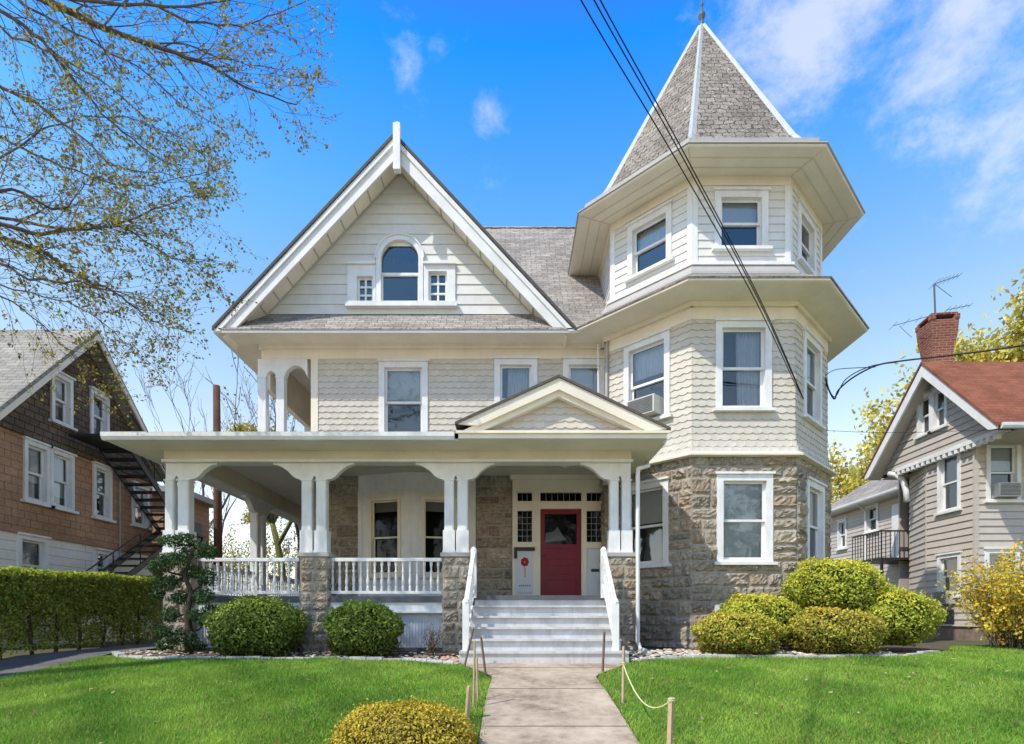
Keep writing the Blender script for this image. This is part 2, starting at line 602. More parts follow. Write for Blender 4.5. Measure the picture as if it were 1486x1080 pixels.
def build_grass():
    n = 640000
    d = 4.4 + (12.4 - 4.4) * rng.random(n) ** 1.5
    x = np.where(rng.random(n) < .46, -8 + 7.9 * rng.random(n), 1.0 + 14.5 * rng.random(n))
    keep = np.zeros(n, bool)
    bl = np.interp(x, [-7.2, -6.4, -5.5, -4.5, -3, -1.6, -.75], [9.6, 9.25, 9.1, 9.15, 9.15, 8.95, 8.6])
    br = np.interp(x, [1.75, 2.4, 3.2, 5, 6.5, 7.6, 9, 12], [8.75, 9.15, 9.3, 9.3, 9.4, 10.0, 11.6, 12.4])
    t = np.clip((d - 7.5) / 1.2, 0, 1); t = t * t * (3 - 2 * t)
    t0 = np.clip((d - 6.7) / .9, 0, 1) * (1 - t)
    wl = WALKL + .04 * t0 - .45 * t; wr = WALKR - .03 * t0 + .55 * t
    dl = -6.72 - .06 * (d - 7.5)
    jit = rng.normal(size=n) * .025
    keep = ((x < wl - .01 + jit) & (x > dl + jit) & (d < bl + jit)) | ((x > wr + .01 + jit) & (d < br + jit))
    keep &= (np.abs(x / d) < 1.3)
    # thin bare spots on the right lawn
    bare = (vnoise(x, d, 2.3, 4) > .62) & (x > 3) & (d < 7.4)
    keep &= ~(bare & (rng.random(n) < .7))
    x, d = x[keep], d[keep]
    m = len(x)
    z = np.interp(d, _gd, _gz) + EZ - .005
    clump = vnoise(x, d, 3.1, 1)
    h = .028 + .028 * rng.random(m) + .016 * np.clip(clump, -1, 1)
    h = np.clip(h, .018, .085)
    w = .0045 + .004 * rng.random(m)
    tall = rng.random(m) < .03
    h = np.where(tall, h * 1.7, h)
    an = rng.random(m) * 2 * np.pi
    lean = rng.normal(size=(m, 2)) * .45 * h[:, None]
    b = np.stack([x, d, z], 1)
    side = np.stack([np.cos(an) * w, np.sin(an) * w, np.zeros(m)], 1)
    tip = b + np.concatenate([lean, h[:, None]], 1)
    V = np.stack([b - side, b + side, tip], 1).reshape(-1, 3)
    g = rng.random(m)
    c1 = np.array([.165, .34, .038]); c2 = np.array([.38, .54, .085]); c3 = np.array([.42, .38, .13]); c4 = np.array([.075, .21, .025])
    C = c1 + (c2 - c1) * np.clip(.5 + .55 * vnoise(x, d, 1.3, 2) + .35 * vnoise(x, d, 5.1, 3) + .5 * (g - .5), 0, 1)[:, None]
    C = C + (c4 - C) * (np.clip(vnoise(x, d, 2.1, 6) * 1.4, 0, 1) * .6)[:, None]  # dark tree-shadow dapples painted into the blade colour
    dry = (g < .06 + .10 * np.clip(vnoise(x, d, .9, 9), 0, 1) + .12 * (bare[keep]))
    C[dry] = c3
    me = quads_mesh('grass', V, C, GRASSM, 3)
    o = bpy.data.objects.new('grass', me); COL.objects.link(o)
    o['kind'] = 'stuff'
    o['label'] = 'short bright green grass of the front lawns'; o['category'] = 'grass'


build_grass()

# ================================================================== MAIN HOUSE
EZ_ = EZ
DM = 13.0                      # main front wall
TC = (4.57, 13.69)             # turret centre
A1, A2, A3 = 2.0745, 2.03, 1.94
GB = zg(11)                    # ground at the house
house = thing('victorian_house', 'large cream house with stone base, wraparound porch and pointed corner turret', 'house', (0, 13, GB))


def free_intervals(u0, u1, ops, v0, v1):
    segs = [(u0, u1)]
    for (a, b, c, d) in ops:
        if d <= v0 + 1e-4 or c >= v1 - 1e-4: continue
        out = []
        for s, e in segs:
            if b <= s or a >= e: out.append((s, e)); continue
            if a > s: out.append((s, a))
            if b < e: out.append((b, e))
        segs = out
    return [(s, e) for s, e in segs if e - s > .01]


def siding(mb, fr, lim, v0, v1, h, ops=(), tilt=.016, scallop=None, flare=0.0, var=.05):
    """lapped courses. lim(v)->(u0,u1)"""
    nrow = max(1, round((v1 - v0) / h)); h = (v1 - v0) / nrow
    for r in range(nrow):
        a, b = v0 + r * h, v0 + (r + 1) * h
        ua, ub = lim(a), lim(b)
        fl_a = flare * max(0, 1 - (a - v0) / .45) ** 2 if flare else 0
        fl_b = flare * max(0, 1 - (b - v0) / .45) ** 2 if flare else 0
        u0, u1 = max(min(ua[0], ub[0]), -99), max(ua[1], ub[1])
        offs = (r % 2) * (scallop or 0) * .5 + random.uniform(-.02, .02)
        cuts = sorted(set([a, b] + [c for o in ops for c in (o[2], o[3]) if a + .004 < c < b - .004]))
        for p_, q_ in zip(cuts[:-1], cuts[1:]):
            fp_, fq_ = (p_ - a) / h, (q_ - a) / h
            npp = tilt * (1 - fp_) + fl_a + (fl_b - fl_a) * fp_
            nqq = (tilt * (1 - fq_) if q_ < b - 1e-6 else .001) + fl_a + (fl_b - fl_a) * fq_
            first = p_ == a
            for s, e in free_intervals(u0, u1, ops, p_, q_):
                if scallop:
                    w = scallop
                    off = offs
                    k0 = math.floor((s - off) / w); k1 = math.ceil((e - off) / w)
                    for k in range(k0, k1):
                        x0, x1 = max(s, off + k * w), min(e, off + (k + 1) * w)
                        if x1 - x0 < .004: continue
                        c = 1 + random.uniform(-var, var); col = (c, c * random.uniform(.985, 1.01), c * random.uniform(.97, 1.0))
                        n = 5 if first else 1
                        bot, mid, back = [], [], []
                        for i in range(n + 1):
                            x = x0 + (x1 - x0) * i / n
                            ph = ((x - off) / w - k)
                            dv = 0
                            if first: dv = .030 * (1 - math.sin(math.pi * min(1, max(0, ph))) ** .8) - .012 + random.uniform(-.002, .002)
                            bot.append(fr.p(x, p_ + dv, npp)); back.append(fr.p(x, p_ + dv + .003, -.004 + fl_a))
                            mid.append(fr.p(x, q_ + (.03 if q_ == b else 0), nqq))
                        m_ = n + 1
                        vs = bot + mid + back
                        fs = [(i, i + 1, m_ + i + 1, m_ + i) for i in range(n)]
                        if first: fs += [(2 * m_ + i, 2 * m_ + i + 1, i + 1, i) for i in range(n)]
                        mb.mesh(vs, fs, col)
                else:
                    def cl(u, lm): return min(max(u, lm[0]), lm[1])
                    lp, lq = lim(p_), lim(q_)
                    qd = [cl(s, lp), cl(e, lp), cl(e, lq), cl(s, lq)]
                    c = 1 + random.uniform(-var, var); col = (c, c, c * random.uniform(.98, 1.0))
                    vs = [fr.p(qd[0], p_, npp), fr.p(qd[1], p_, npp), fr.p(qd[2], q_, nqq), fr.p(qd[3], q_, nqq)]
                    fs = [(0, 1, 2, 3)]
                    if first:
                        vs += [fr.p(qd[0], a + .002, -.003 + fl_a), fr.p(qd[1], a + .002, -.003 + fl_a)]
                        fs.append((4, 5, 1, 0))
                    mb.mesh(vs, fs, col)


STC = [tuple(min(.8, q * f) for q, f in zip(c, (1.24, 1.29, 1.32))) for c in [(.30, .24, .175), (.36, .295, .22), (.25, .20, .15), (.40, .335, .255), (.29, .19, .125), (.21, .175, .14), (.34, .265, .185)]]


def stones(mb, mm, fr, u0, u1, v0, v1, ops=(), rh=.27, bul=.055, wmin=.20, wmax=.66, dark=1.0):
    cuts = sorted(set([v0, v1] + [c for o in ops for c in (o[2], o[3]) if v0 < c < v1]))
    for ca, cb in zip(cuts[:-1], cuts[1:]):
        n = max(1, round((cb - ca) / rh))
        hs = [random.uniform(.75, 1.3) for _ in range(n)]
        t = sum(hs); a = ca
        for hh in hs:
            b = a + (cb - ca) * hh / t
            for s, e in free_intervals(u0, u1, ops, a, b):
                x = s
                while x < e - .02:
                    w = random.uniform(wmin, wmax)
                    if e - x - w < wmin * .6: w = e - x
                    g = random.uniform(.003, .011)
                    parts = [(a, b)]
                    if b - a > .28 and random.random() < .35:
                        k = a + (b - a) * random.uniform(.4, .6); parts = [(a, k), (k, b)]
                    for pa, pb in parts:
                        c = random.choice(STC); f = random.uniform(.80, 1.12) * dark
                        col = tuple(min(1, (q * .55 + m_ * .45) * f) for q, m_ in zip(c, (.375, .33, .265)))
                        nx, ny = 9, 6
                        B = bul * random.uniform(.55, 1.35)
                        ph = [random.uniform(0, 6.28) for _ in range(6)]
                        tx, ty = random.uniform(-.3, .3), random.uniform(-.3, .3)
                        vs = []
                        for j in range(ny + 1):
                            for i in range(nx + 1):
                                fx, fy = i / nx, j / ny
                                edge = min(1, min(fx, 1 - fx) * w / .05, min(fy, 1 - fy) * (pb - pa) / .045)
                                hgt = B * edge * (.72 + tx * (fx - .5) + ty * (fy - .5) + .22 * math.sin(5 * fx + ph[0]) * math.cos(4 * fy + ph[1]) + .20 * math.sin(11 * fx + 7 * fy + ph[2]) + random.uniform(-.42, .42))
                                inner = 0 < i < nx and 0 < j < ny
                                jx = random.uniform(-.006, .006) if inner else 0
                                vs.append(fr.p(x + g + (w - 2 * g) * fx + jx, pa + g + (pb - pa - 2 * g) * fy + jx, hgt if edge > 0 else -.012))
                        fs = [(j * (nx + 1) + i, j * (nx + 1) + i + 1, (j + 1) * (nx + 1) + i + 1, (j + 1) * (nx + 1) + i) for j in range(ny) for i in range(nx)]
                        mb.mesh(vs, fs, col)
                    x += w
            a = b
        for s, e in free_intervals(u0, u1, ops, ca, cb):
            mm.face([fr.p(s, ca, -.003), fr.p(e, ca, -.003), fr.p(e, cb, -.003), fr.p(s, cb, -.003)])


def pleats(mb, fr, u0, u1, v0, v1, n, amp=.02, lam=.07, skew=0.0, col=None):
    k = max(6, int((u1 - u0) / lam * 6))
    ph = random.uniform(0, 6)
    for j in range(4):
        pass
    vs = []
    rows = 5
    for j in range(rows + 1):
        f = j / rows
        for i in range(k + 1):
            t = i / k
            u = u0 + (u1 - u0) * t
            u = u + skew * (1 - f) * (1 - f)
            vs.append(fr.p(u, v0 + (v1 - v0) * f, n + amp * math.sin(t * (u1 - u0) / lam * 6.283 + ph)))
    fs = [(j * (k + 1) + i, j * (k + 1) + i + 1, (j + 1) * (k + 1) + i + 1, (j + 1) * (k + 1) + i) for j in range(rows) for i in range(k)]
    mb.mesh(vs, fs, col)


def window(parent, fr, uc, v0, w, h, casing=.12, cover=None, sill=True, split=.5, mat=None, glass=None, sash=.05, grid=None, proud=.045, head=None, depth=.12):
    """double hung window; v0,h are the outer casing; returns wall opening"""
    mat = mat or WHITE; glass = glass or GLASS
    head = head or casing
    u0, u1, v1 = uc - w / 2, uc + w / 2, v0 + h
    mb = MB()
    mb.fbox(fr, u0, u0 + casing, v0, v1, -depth, proud)
    mb.fbox(fr, u1 - casing, u1, v0, v1, -depth, proud)
    mb.fbox(fr, u0 + casing, u1 - casing, v1 - head, v1, -depth, proud)
    mb.fbox(fr, u0 - .03, u1 + .03, v1 + .001, v1 + .045, -.02, proud + .04)
    mb.fbox(fr, u0 + casing, u1 - casing, v0, v0 + .05, -depth, proud - .01)
    win = obj('window', mb, mat, parent)
    if sill:
        mb = MB(); mb.fbox(fr, u0 - .06, u1 + .06, v0 - .06, v0 - .001, -.02, proud + .06)
        obj('sill', mb, mat, win)
    iu0, iu1, iv0, iv1 = u0 + casing, u1 - casing, v0 + .05, v1 - head
    ms = iv0 + (iv1 - iv0) * split
    for (a, b, n) in ((ms - .025, iv1, -.045), (iv0, ms + .02, -.085)):
        mb = MB()
        t = .03
        mb.fbox(fr, iu0, iu0 + sash, a, b, n - t, n)
        mb.fbox(fr, iu1 - sash, iu1, a, b, n - t, n)
        mb.fbox(fr, iu0 + sash, iu1 - sash, b - sash * .9, b, n - t, n)
        mb.fbox(fr, iu0 + sash, iu1 - sash, a, a + sash, n - t, n)
        if grid:
            gx, gy = grid
            for i in range(1, gx):
                uu = iu0 + sash + (iu1 - iu0 - 2 * sash) * i / gx
                mb.fbox(fr, uu - .012, uu + .012, a + sash, b - sash * .9, n - t + .002, n - .002)
            for j in range(1, gy):
                vv = a + sash + (b - a - 2 * sash) * j / gy
                mb.fbox(fr, iu0 + sash, iu1 - sash, vv - .012, vv + .012, n - t + .004, n - .004)
        obj('sash', mb, mat, win)
        mb = MB()
        q = n - t / 2
        mb.face([fr.p(iu0 + sash, a + sash, q), fr.p(iu1 - sash, a + sash, q), fr.p(iu1 - sash, b - sash * .9, q), fr.p(iu0 + sash, b - sash * .9, q)])
        obj('pane', mb, glass, win)
    if cover:
        for cv in cover:
            kind = cv[0]
            mb = MB()
            if kind == 'blind':
                lo = iv0 + (iv1 - iv0) * cv[1]
                vv = lo
                while vv < iv1:
                    mb.hexa([fr.p(iu0, vv, -.150), fr.p(iu1, vv, -.150), fr.p(iu1, vv + .004, -.172), fr.p(iu0, vv + .004, -.172),
                             fr.p(iu0, vv + .026, -.150), fr.p(iu1, vv + .026, -.150), fr.p(iu1, vv + .030, -.172), fr.p(iu0, vv + .030, -.172)])
                    vv += .034
                obj('blind', mb, BLIND, win)
            elif kind == 'shade':
                lo = iv0 + (iv1 - iv0) * cv[1]
                mb.fbox(fr, iu0, iu1, lo, iv1, -.156, -.150)
                obj('shade', mb, BLIND, win)
            else:
                a = iu0 + (iu1 - iu0) * cv[1]; b = iu0 + (iu1 - iu0) * cv[2]
                lo = iv0 + (iv1 - iv0) * (cv[3] if len(cv) > 3 else 0)
                pleats(mb, fr, a, b, lo, iv1, -.18, .016, .06, cv[4] if len(cv) > 4 else 0)
                obj('curtain', mb, CURT, win, True)
    return (u0 + .04, u1 - .04, v0 + .03, v1 - .04)


# -------- turret
def zr(v): return EZ + v


T1Z0, T1Z1 = GB - .15, zr(3.20)
mbS, mbM = MB(), MB()
win_specs = {0: ('front',), -1: ('left',), 1: ('right',), 2: ('side',), -2: None, 3: None, 4: None, 5: None}
covers1 = {0: [('shade', 0.0)], -1: [('shade', .55)], 1: [('shade', .5)], 2: None}
covers2 = {0: [('curtain', .42, 1.0, 0, .03)], -1: [('curtain', 0, 1.0, .62)], 1: [('shade', .55)], 2: None}
covers3 = {0: [('shade', .5)], -1: [('curtain', 0, 1, .55)], 1: None, 2: None}
for k in (0, -1, 1, 2):
    fr = octface(TC, A1, k)
    op = window(house, fr, A1 / 2, zr(1.10), 1.10, 1.72, .125, covers1.get(k))
    stones(mbS, mbM, fr, -.02, A1 + .02, T1Z0, T1Z1, [op])
for k in (-2, 3, 4, 5):
    fr = octface(TC, A1, k)
    mbM.face([fr.p(0, T1Z0), fr.p(A1, T1Z0), fr.p(A1, T1Z1), fr.p(0, T1Z1)])
fr = octface(TC, A1, -2)
stones(mbS, mbM, fr, 1.2, A1, T1Z0, T1Z1)
obj('turret_stone_wall', mbS, STONE, house)
obj('turret_mortar', mbM, MORTAR, house)

mb = MB(); mb.octa(TC, [(2.10, zr(3.16)), (2.19, zr(3.175)), (2.19, zr(3.215)), (2.12, zr(3.26)), (2.0, zr(3.26))])
obj('turret_belt_course', mb, CREAM, house)
mb = MB()
for k in range(-2, 6):
    fr = octface(TC, A2, k)
    ops = []
    if k in (0, -1, 1, 2):
        ops = [window(house, fr, A2 / 2, zr(4.13), 1.10, 1.72, .125, covers2.get(k))]
    siding(mb, fr, lambda v: (-.012 - .034 * max(0, 1 - (v - zr(3.24)) / .45) ** 2, A2 + .012 + .034 * max(0, 1 - (v - zr(3.24)) / .45) ** 2), zr(3.24), zr(5.96), .135, ops, .020, .185, .075, .05)
obj('turret_shingle_wall', mb, SHING, house)
mb = MB()
for k in range(-2, 6):
    fr = octface(TC, A2, k)
    a = A2 + .012
    u0 = -.006
    mb.fbox(fr, u0, u0 + a, zr(5.90), zr(6.13), -.02, .022)
    mb.fbox(fr, u0 - .03, u0 + a + .03, zr(6.13), zr(6.225), -.02, .09)
obj('turret_frieze', mb, CREAM, house)
mb = MB(); mb.octa(TC, [(1.7, zr(6.215)), (2.60, zr(6.235)), (2.63, zr(6.25)), (2.63, zr(6.30))])
obj('turret_lower_soffit', mb, CREAM, house)
mb = MB(); mb.octa(TC, [(2.645, zr(6.285)), (2.655, zr(6.31)), (2.63, zr(6.325)), (2.0, zr(6.84))])
obj('turret_skirt_roof', mb, ROOF, house)
mb = MB(); mb.octa(TC, [(2.13, zr(6.74)), (2.12, zr(6.80)), (1.99, zr(7.0)), (1.9, zr(7.0))])
obj('turret_flared_trim', mb, GREYTRIM, house)
mb = MB(); mb.octa(TC, [(1.9, zr(6.99)), (2.03, zr(6.995)), (2.03, zr(7.05)), (1.94, zr(7.07))])
obj('turret_water_table', mb, WHITE, house)
mb = MB()
mc = MB()
for k in range(-2, 6):
    fr = octface(TC, A3, k)
    ops = []
    if k in (0, -1, 1, 2):
        ops = [window(house, fr, A3 / 2, zr(7.37), 1.06, 1.13, .125, covers3.get(k))]
    siding(mb, fr, lambda v: (.0, A3), zr(7.06), zr(8.66), .165, ops, .018, None, 0, .03)
    mc = MB()
    mc.fbox(fr, A3 - .10, A3 + .008, zr(7.06), zr(8.66), -.02, .0262)
    fr_n = octface(TC, A3, k + 1)
    mc.fbox(fr_n, -.008, .10, zr(7.06), zr(8.66), -.02, .026)
    obj('turret_corner_board', mc, TRIM, house)
obj('turret_siding_wall', mb, CLAP, house)
mb = MB()
for k in range(-2, 6):
    fr = octface(TC, A3, k)
    mb.fbox(fr, -.008, A3 + .008, zr(8.62), zr(8.80), -.02, .034)
obj('turret_frieze', mb, CREAM, house)
mb = MB(); mb.octa(TC, [(1.6, zr(8.80)), (2.56, zr(8.785)), (2.575, zr(8.80)), (2.575, zr(8.83))])
# joint lines of the soffit boards
for k in range(8):
    th = R(-90 - 22.5 + 45 * k)
    r0, r1 = 1.94 / (2 * math.sin(math.pi / 8)), 2.55 / (2 * math.sin(math.pi / 8))
obj('turret_upper_soffit', mb, CREAM, house)
mb = MB()
for aa in (2.14, 2.34):
    mb.octa(TC, [(aa, zr(8.7905)), (aa + .004, zr(8.779)), (aa + .02, zr(8.779)), (aa + .024, zr(8.79))])
for k in range(8):
    th = R(-90 - 22.5 + 45 * k)
    c, s = math.cos(th), math.sin(th)
    r0, r1 = 1.98 / (2 * math.sin(math.pi / 8)), 2.55 / (2 * math.sin(math.pi / 8))
    mb.tube([(TC[0] + c * r0, TC[1] + s * r0, zr(8.786)), (TC[0] + c * r1, TC[1] + s * r1, zr(8.782))], .012, 5)
obj('soffit_joint', mb, TAN, house)
mb = MB(); mb.octa(TC, [(2.58, zr(8.822)), (2.60, zr(8.835)), (2.59, zr(8.86)), (2.40, zr(8.90))])
obj('turret_eave_edge', mb, GREYTRIM, house)
mb = MB(); mb.octa(TC, [(2.46, zr(8.87)), (2.46, zr(9.06)), (2.40, zr(9.08)), (2.2, zr(9.07))])
obj('turret_gutter', mb, GREYTRIM, house)
APEX = zr(14.22)
mb = MB(); mb.octa(TC, [(2.30, zr(9.05)), (2.02, zr(9.55)), (.06, APEX)], cap1=True)
obj('spire_roof', mb, SPIRE, house)
mb = MB()
for k in range(8):
    th = R(-90 - 22.5 + 45 * k)
    c, s = math.cos(th), math.sin(th)
    def rp(a, z): 
        r = a / (2 * math.sin(math.pi / 8)) + .012
        return Vector((TC[0] + c * r, TC[1] + s * r, z))
    tv = Vector((-s, c, 0))
    for (a, za), (b, zb) in (((2.30, zr(9.05)), (2.02, zr(9.55))), ((2.02, zr(9.55)), (.05, APEX))):
        p, q = rp(a, za), rp(b, zb)
        out = Vector((c, s, .3)) * .03
        inn = Vector((c, s, 0)) * -.045
        wv = tv * .078
        mb.mesh([p + out, p + wv + inn, p - wv + inn, q + out, q + wv * .8 + inn * .8, q - wv * .8 + inn * .8], [(0, 1, 4, 3), (2, 0, 3, 5)])
obj('spire_hip_flashing', mb, LEAD, house)
mb = MB()
mb.lathe((TC[0], TC[1], APEX - .12), [(.13, 0), (.05, .22), (.035, .30), (.075, .36), (.085, .42), (.06, .48), (.025, .53), (.022, .62), (.045, .66), (.02, .72), (.012, 1.1), (.002, 1.25)], 10)
obj('finial', mb, COPPER, house, True)
# near-black lining stands in for the shade of dim rooms behind the glass
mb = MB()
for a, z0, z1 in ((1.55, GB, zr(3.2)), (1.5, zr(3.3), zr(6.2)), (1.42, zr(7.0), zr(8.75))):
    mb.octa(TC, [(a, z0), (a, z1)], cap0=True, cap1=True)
obj('dark_room_backing', mb, DARK, house)

# -------- main block: second floor
SZ = zr(6.22)
FM = front(DM)
xl, xr_ = -4.53, 2.20
ops = []
ops.append(window(house, FM, X(585.5, DM), zr(4.12), 1.12, Z(526, DM) - zr(4.12), .13, [('shade', .52)]))
ops.append(window(house, FM, X(748.5, DM), zr(4.2), .98, Z(522, DM) - zr(4.2), .13, [('curtain', .25, 1.0, 0, -.1)]))
ops.append(window(house, FM, X(848, DM), zr(4.2), .98, Z(522, DM) - zr(4.2), .13, [('shade', .1)]))
mb = MB()
siding(mb, FM, lambda v: (xl, xr_), zr(3.6), zr(5.95), .135, ops, .020, .185, 0, .05)
obj('second_floor_shingle_wall', mb, SHING, house)
mb = MB()
mb.fbox(FM, -5.72, xr_, zr(5.92), zr(6.13), -.05, .024)
mb.fbox(FM, -5.76, xr_, zr(6.13), SZ, -.05, .085)
mb.fbox(FM, xl - .06, xl + .10, zr(3.4), zr(5.92), -.10, .028)
obj('main_frieze', mb, CREAM, house)
# side frieze over the loggia
LX = -5.70
mb = MB()
mb.box(LX, LX + .14, DM + .06, 18.6, zr(5.25), SZ)
mb.box(LX - .06, LX, DM - .08, 18.6, zr(6.10), SZ)
obj('loggia_side_beam', mb, CREAM, house)
mb = MB(); mb.box(LX + .15, xl, DM + .06, 18.6, zr(6.14), zr(6.2))
obj('loggia_ceiling', mb, CEIL, house)
# loggia columns and arches
def arch_panel(mb, x0, x1, z0, ztop, y0, y1, rise, n=8):
    """board with arched underside between x0..x1; springs at z0, arch crown z0+rise"""
    pts = [(x0, y0, ztop), (x0, y0, z0)]
    for i in range(1, n):
        t = i / n
        pts.append((x0 + (x1 - x0) * t, y0, z0 + rise * math.sin(math.pi * t) ** .6))
    pts += [(x1, y0, z0), (x1, y0, ztop)]
    for i in range(len(pts) - 3):
        a, b = pts[1 + i], pts[2 + i]
        mb.prism([a, b, (b[0], y0, ztop), (a[0], y0, ztop)], (0, y1 - y0, 0))
mb = MB()
zc0, zc1 = zr(3.55), Z(549, DM)
for (a, b) in ((374.5, 386), (401, 412.5)):
    mb = MB()
    mb.box(X(a, DM), X(b, DM), DM - .02, DM + .16, zc0, zc1)
    mb.box(X(a, DM) - .012, X(b, DM) + .012, DM - .032, DM + .172, zc1, zc1 + .03)
    obj('loggia_column', mb, WHITE, house)
mb = MB()
zt = zr(5.92) + .0
mb.box(X(374.5, DM), X(386, DM), DM - .015, DM + .15, zc1 + .031, zt)
mb.box(X(401, DM), X(412.5, DM), DM - .015, DM + .15, zc1 + .031, zt)
arch_panel(mb, X(386, DM) + .001, X(401, DM) - .001, zc1 + .031, zt, DM - .013, DM + .148, .13)
arch_panel(mb, X(412.5, DM) + .001, X(446, DM), zc1 + .031, zt, DM - .013, DM + .148, .26)
obj('loggia_arch', mb, WHITE, house)
mb = MB()
for dd in (15.6, 18.4):
    mb = MB(); mb.box(LX, LX + .18, dd, dd + .18, zr(3.5), zr(5.25))
    obj('loggia_column', mb, WHITE, house)

# side walls
mb, mm = MB(), MB()
frL = Fr((xl, 20.5, 0), (0, -1, 0), (-1, 0, 0))
stones(mb, mm, frL, 0, 7.5, GB - .1, zr(3.3), rh=.3)
obj('side_stone_wall', mb, STONE, house); obj('side_mortar', mm, MORTAR, house)
mb = MB(); siding(mb, frL, lambda v: (0, 7.5), zr(3.3), zr(6.1), .135, [], .02, .185)
obj('side_shingle_wall', mb, SHING, house)
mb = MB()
mb.box(xl + .25, 5.0, DM + .55, DM + .6, GB, SZ)             # black sheets standing for dim rooms behind the front windows
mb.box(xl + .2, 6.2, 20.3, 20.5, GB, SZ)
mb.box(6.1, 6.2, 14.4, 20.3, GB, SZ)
obj('dark_room_backing', mb, DARK, house)
mb = MB(); mb.box(6.21, 6.28, 15.0, 20.5, GB, SZ); mb.box(xl, 6.28, 20.51, 20.56, GB, SZ)
obj('rear_wall', mb, SHING, house)

# -------- main eave, gable and roofs
DE = 12.4
ER = zr(6.22)
GXL, GXR, GPK, GPZ = -6.48, 1.36, -2.55, zr(10.47)
EZT = zr(6.27)
mb = MB()
mb.box(GXL + .02, 3.0, DE + .02, DM + .03, ER, ER + .03)                # front soffit
mb.box(GXL + .02, LX + .02, DM + .031, 20.6, ER, ER + .03)             # left soffit
obj('main_soffit', mb, CREAM, house)
mb = MB()
mb.box(GXL - .02, 3.0, DE - .03, DE + .02, ER - .005, ER + .075)
mb.box(GXL - .03, GXL + .02, DE + .021, 20.6, ER - .005, ER + .075)
obj('main_eave_fascia', mb, TRIM, house)
# pent roof below gable
mb = MB()
mb.prism([(GXL + .1, DE - .05, EZT + .03), (GXR + 1.8, DE - .05, EZT + .03), (GXR + 1.8, DM + .05, zr(6.98)), (GXL + .75, DM + .05, zr(6.98))], (0, 0, -.03))
obj('pent_roof', mb, ROOF, house)
# gable wall
DG = DM
FG = front(DG)
sl = (GPZ - EZT) / (GPK - GXL)
slr = (GPZ - EZT) / (GXR - GPK)
GT = .20      # roof build-up
def glim(v):
    dz = (GPZ - .30 - v)
    return (GPK - max(dz, 0) / sl, GPK + max(dz, 0) / slr)
gw_z0 = zr(6.94)
ax0, ax1 = X(546.5, DG), X(614.5, DG)
_pc, _zs = (ax0 + ax1) / 2, Z(343, DG) - (ax1 - ax0) / 2
gops = [(X(506, DG), X(661, DG), Z(444, DG), Z(387, DG)), (_pc - .49, _pc + .49, Z(444, DG), _zs + .17), (_pc - .40, _pc + .40, _zs + .17, _zs + .33), (_pc - .24, _pc + .24, _zs + .33, _zs + .46)]
mb = MB()
siding(mb, FG, glim, gw_z0, GPZ - .32, .222, gops, .020, None, 0, .03)
obj('gable_siding', mb, CLAP, house)
# arched window group
mb = MB()
pc = (ax0 + ax1) / 2
ro, ri = (ax1 - ax0) / 2, X(607.6, DG) - pc
zs = Z(441, DG); zsp = Z(343, DG) - ro          # spring line
mb.fbox(FG, ax0, pc - ri, zs, zsp, -.12, .055)
mb.fbox(FG, pc + ri, ax1, zs, zsp, -.12, .055)
n = 16
for i in range(n):
    a, b = math.pi * i / n, math.pi * (i + 1) / n
    q = [(ro, a), (ro, b), (ri, b), (ri, a)]
    pts = [FG.p(pc + r * math.cos(t), zsp + r * math.sin(t), .055) for r, t in q]
    mb.prism(pts, (0, .175, 0))
    q = [(ro + .03, a), (ro + .03, b), (ro, b), (ro, a)]
    pts = [FG.p(pc + r * math.cos(t), zsp + r * math.sin(t), .085) for r, t in q]
    mb.prism(pts, (0, .10, 0))
aw = obj('arched_window', mb, WHITE, house)
mid = Z(397, DG)
mb = MB()
mb.fbox(FG, pc - ri, pc + ri, mid - .03, mid + .035, -.09, -.03)
mb.fbox(FG, pc - ri, pc - ri + .03, zs, mid - .031, -.10, -.05); mb.fbox(FG, pc + ri - .03, pc + ri, zs, mid - .031, -.10, -.05)
mb.fbox(FG, pc - ri, pc + ri, zs + .001, zs + .04, -.101, -.049)
obj('sash', mb, BLACK if False else WHITE, aw)
mb = MB()
mb.face([FG.p(pc - ri, zs, -.085), FG.p(pc + ri, zs, -.085), FG.p(pc + ri, mid, -.085), FG.p(pc - ri, mid, -.085)])
obj('pane', mb, GLASS, aw)
mb = MB()
pts = [FG.p(pc - ri, mid, -.06), FG.p(pc + ri, mid, -.06)] + [FG.p(pc + ri * math.cos(math.pi * i / 12), zsp + ri * math.sin(math.pi * i / 12), -.06) for i in range(13)]
mb.face(pts)
obj('pane', mb, GLASS, aw)
mb = MB()   # flat head infill in the arch
hz_ = zsp + ri * .78
pts = [FG.p(pc + ri * math.cos(t), zsp + ri * math.sin(t), -.03) for t in [math.asin(.78) + (math.pi - 2 * math.asin(.78)) * i / 8 for i in range(9)]]
mb.prism(pts, (0, .02, 0))
obj('arch_infill', mb, CREAM, aw)
mb = MB(); mb.fbox(FG, X(503, DG), X(664, DG), Z(448, DG), zs - .001, -.03, .13)
obj('sill', mb, WHITE, aw)
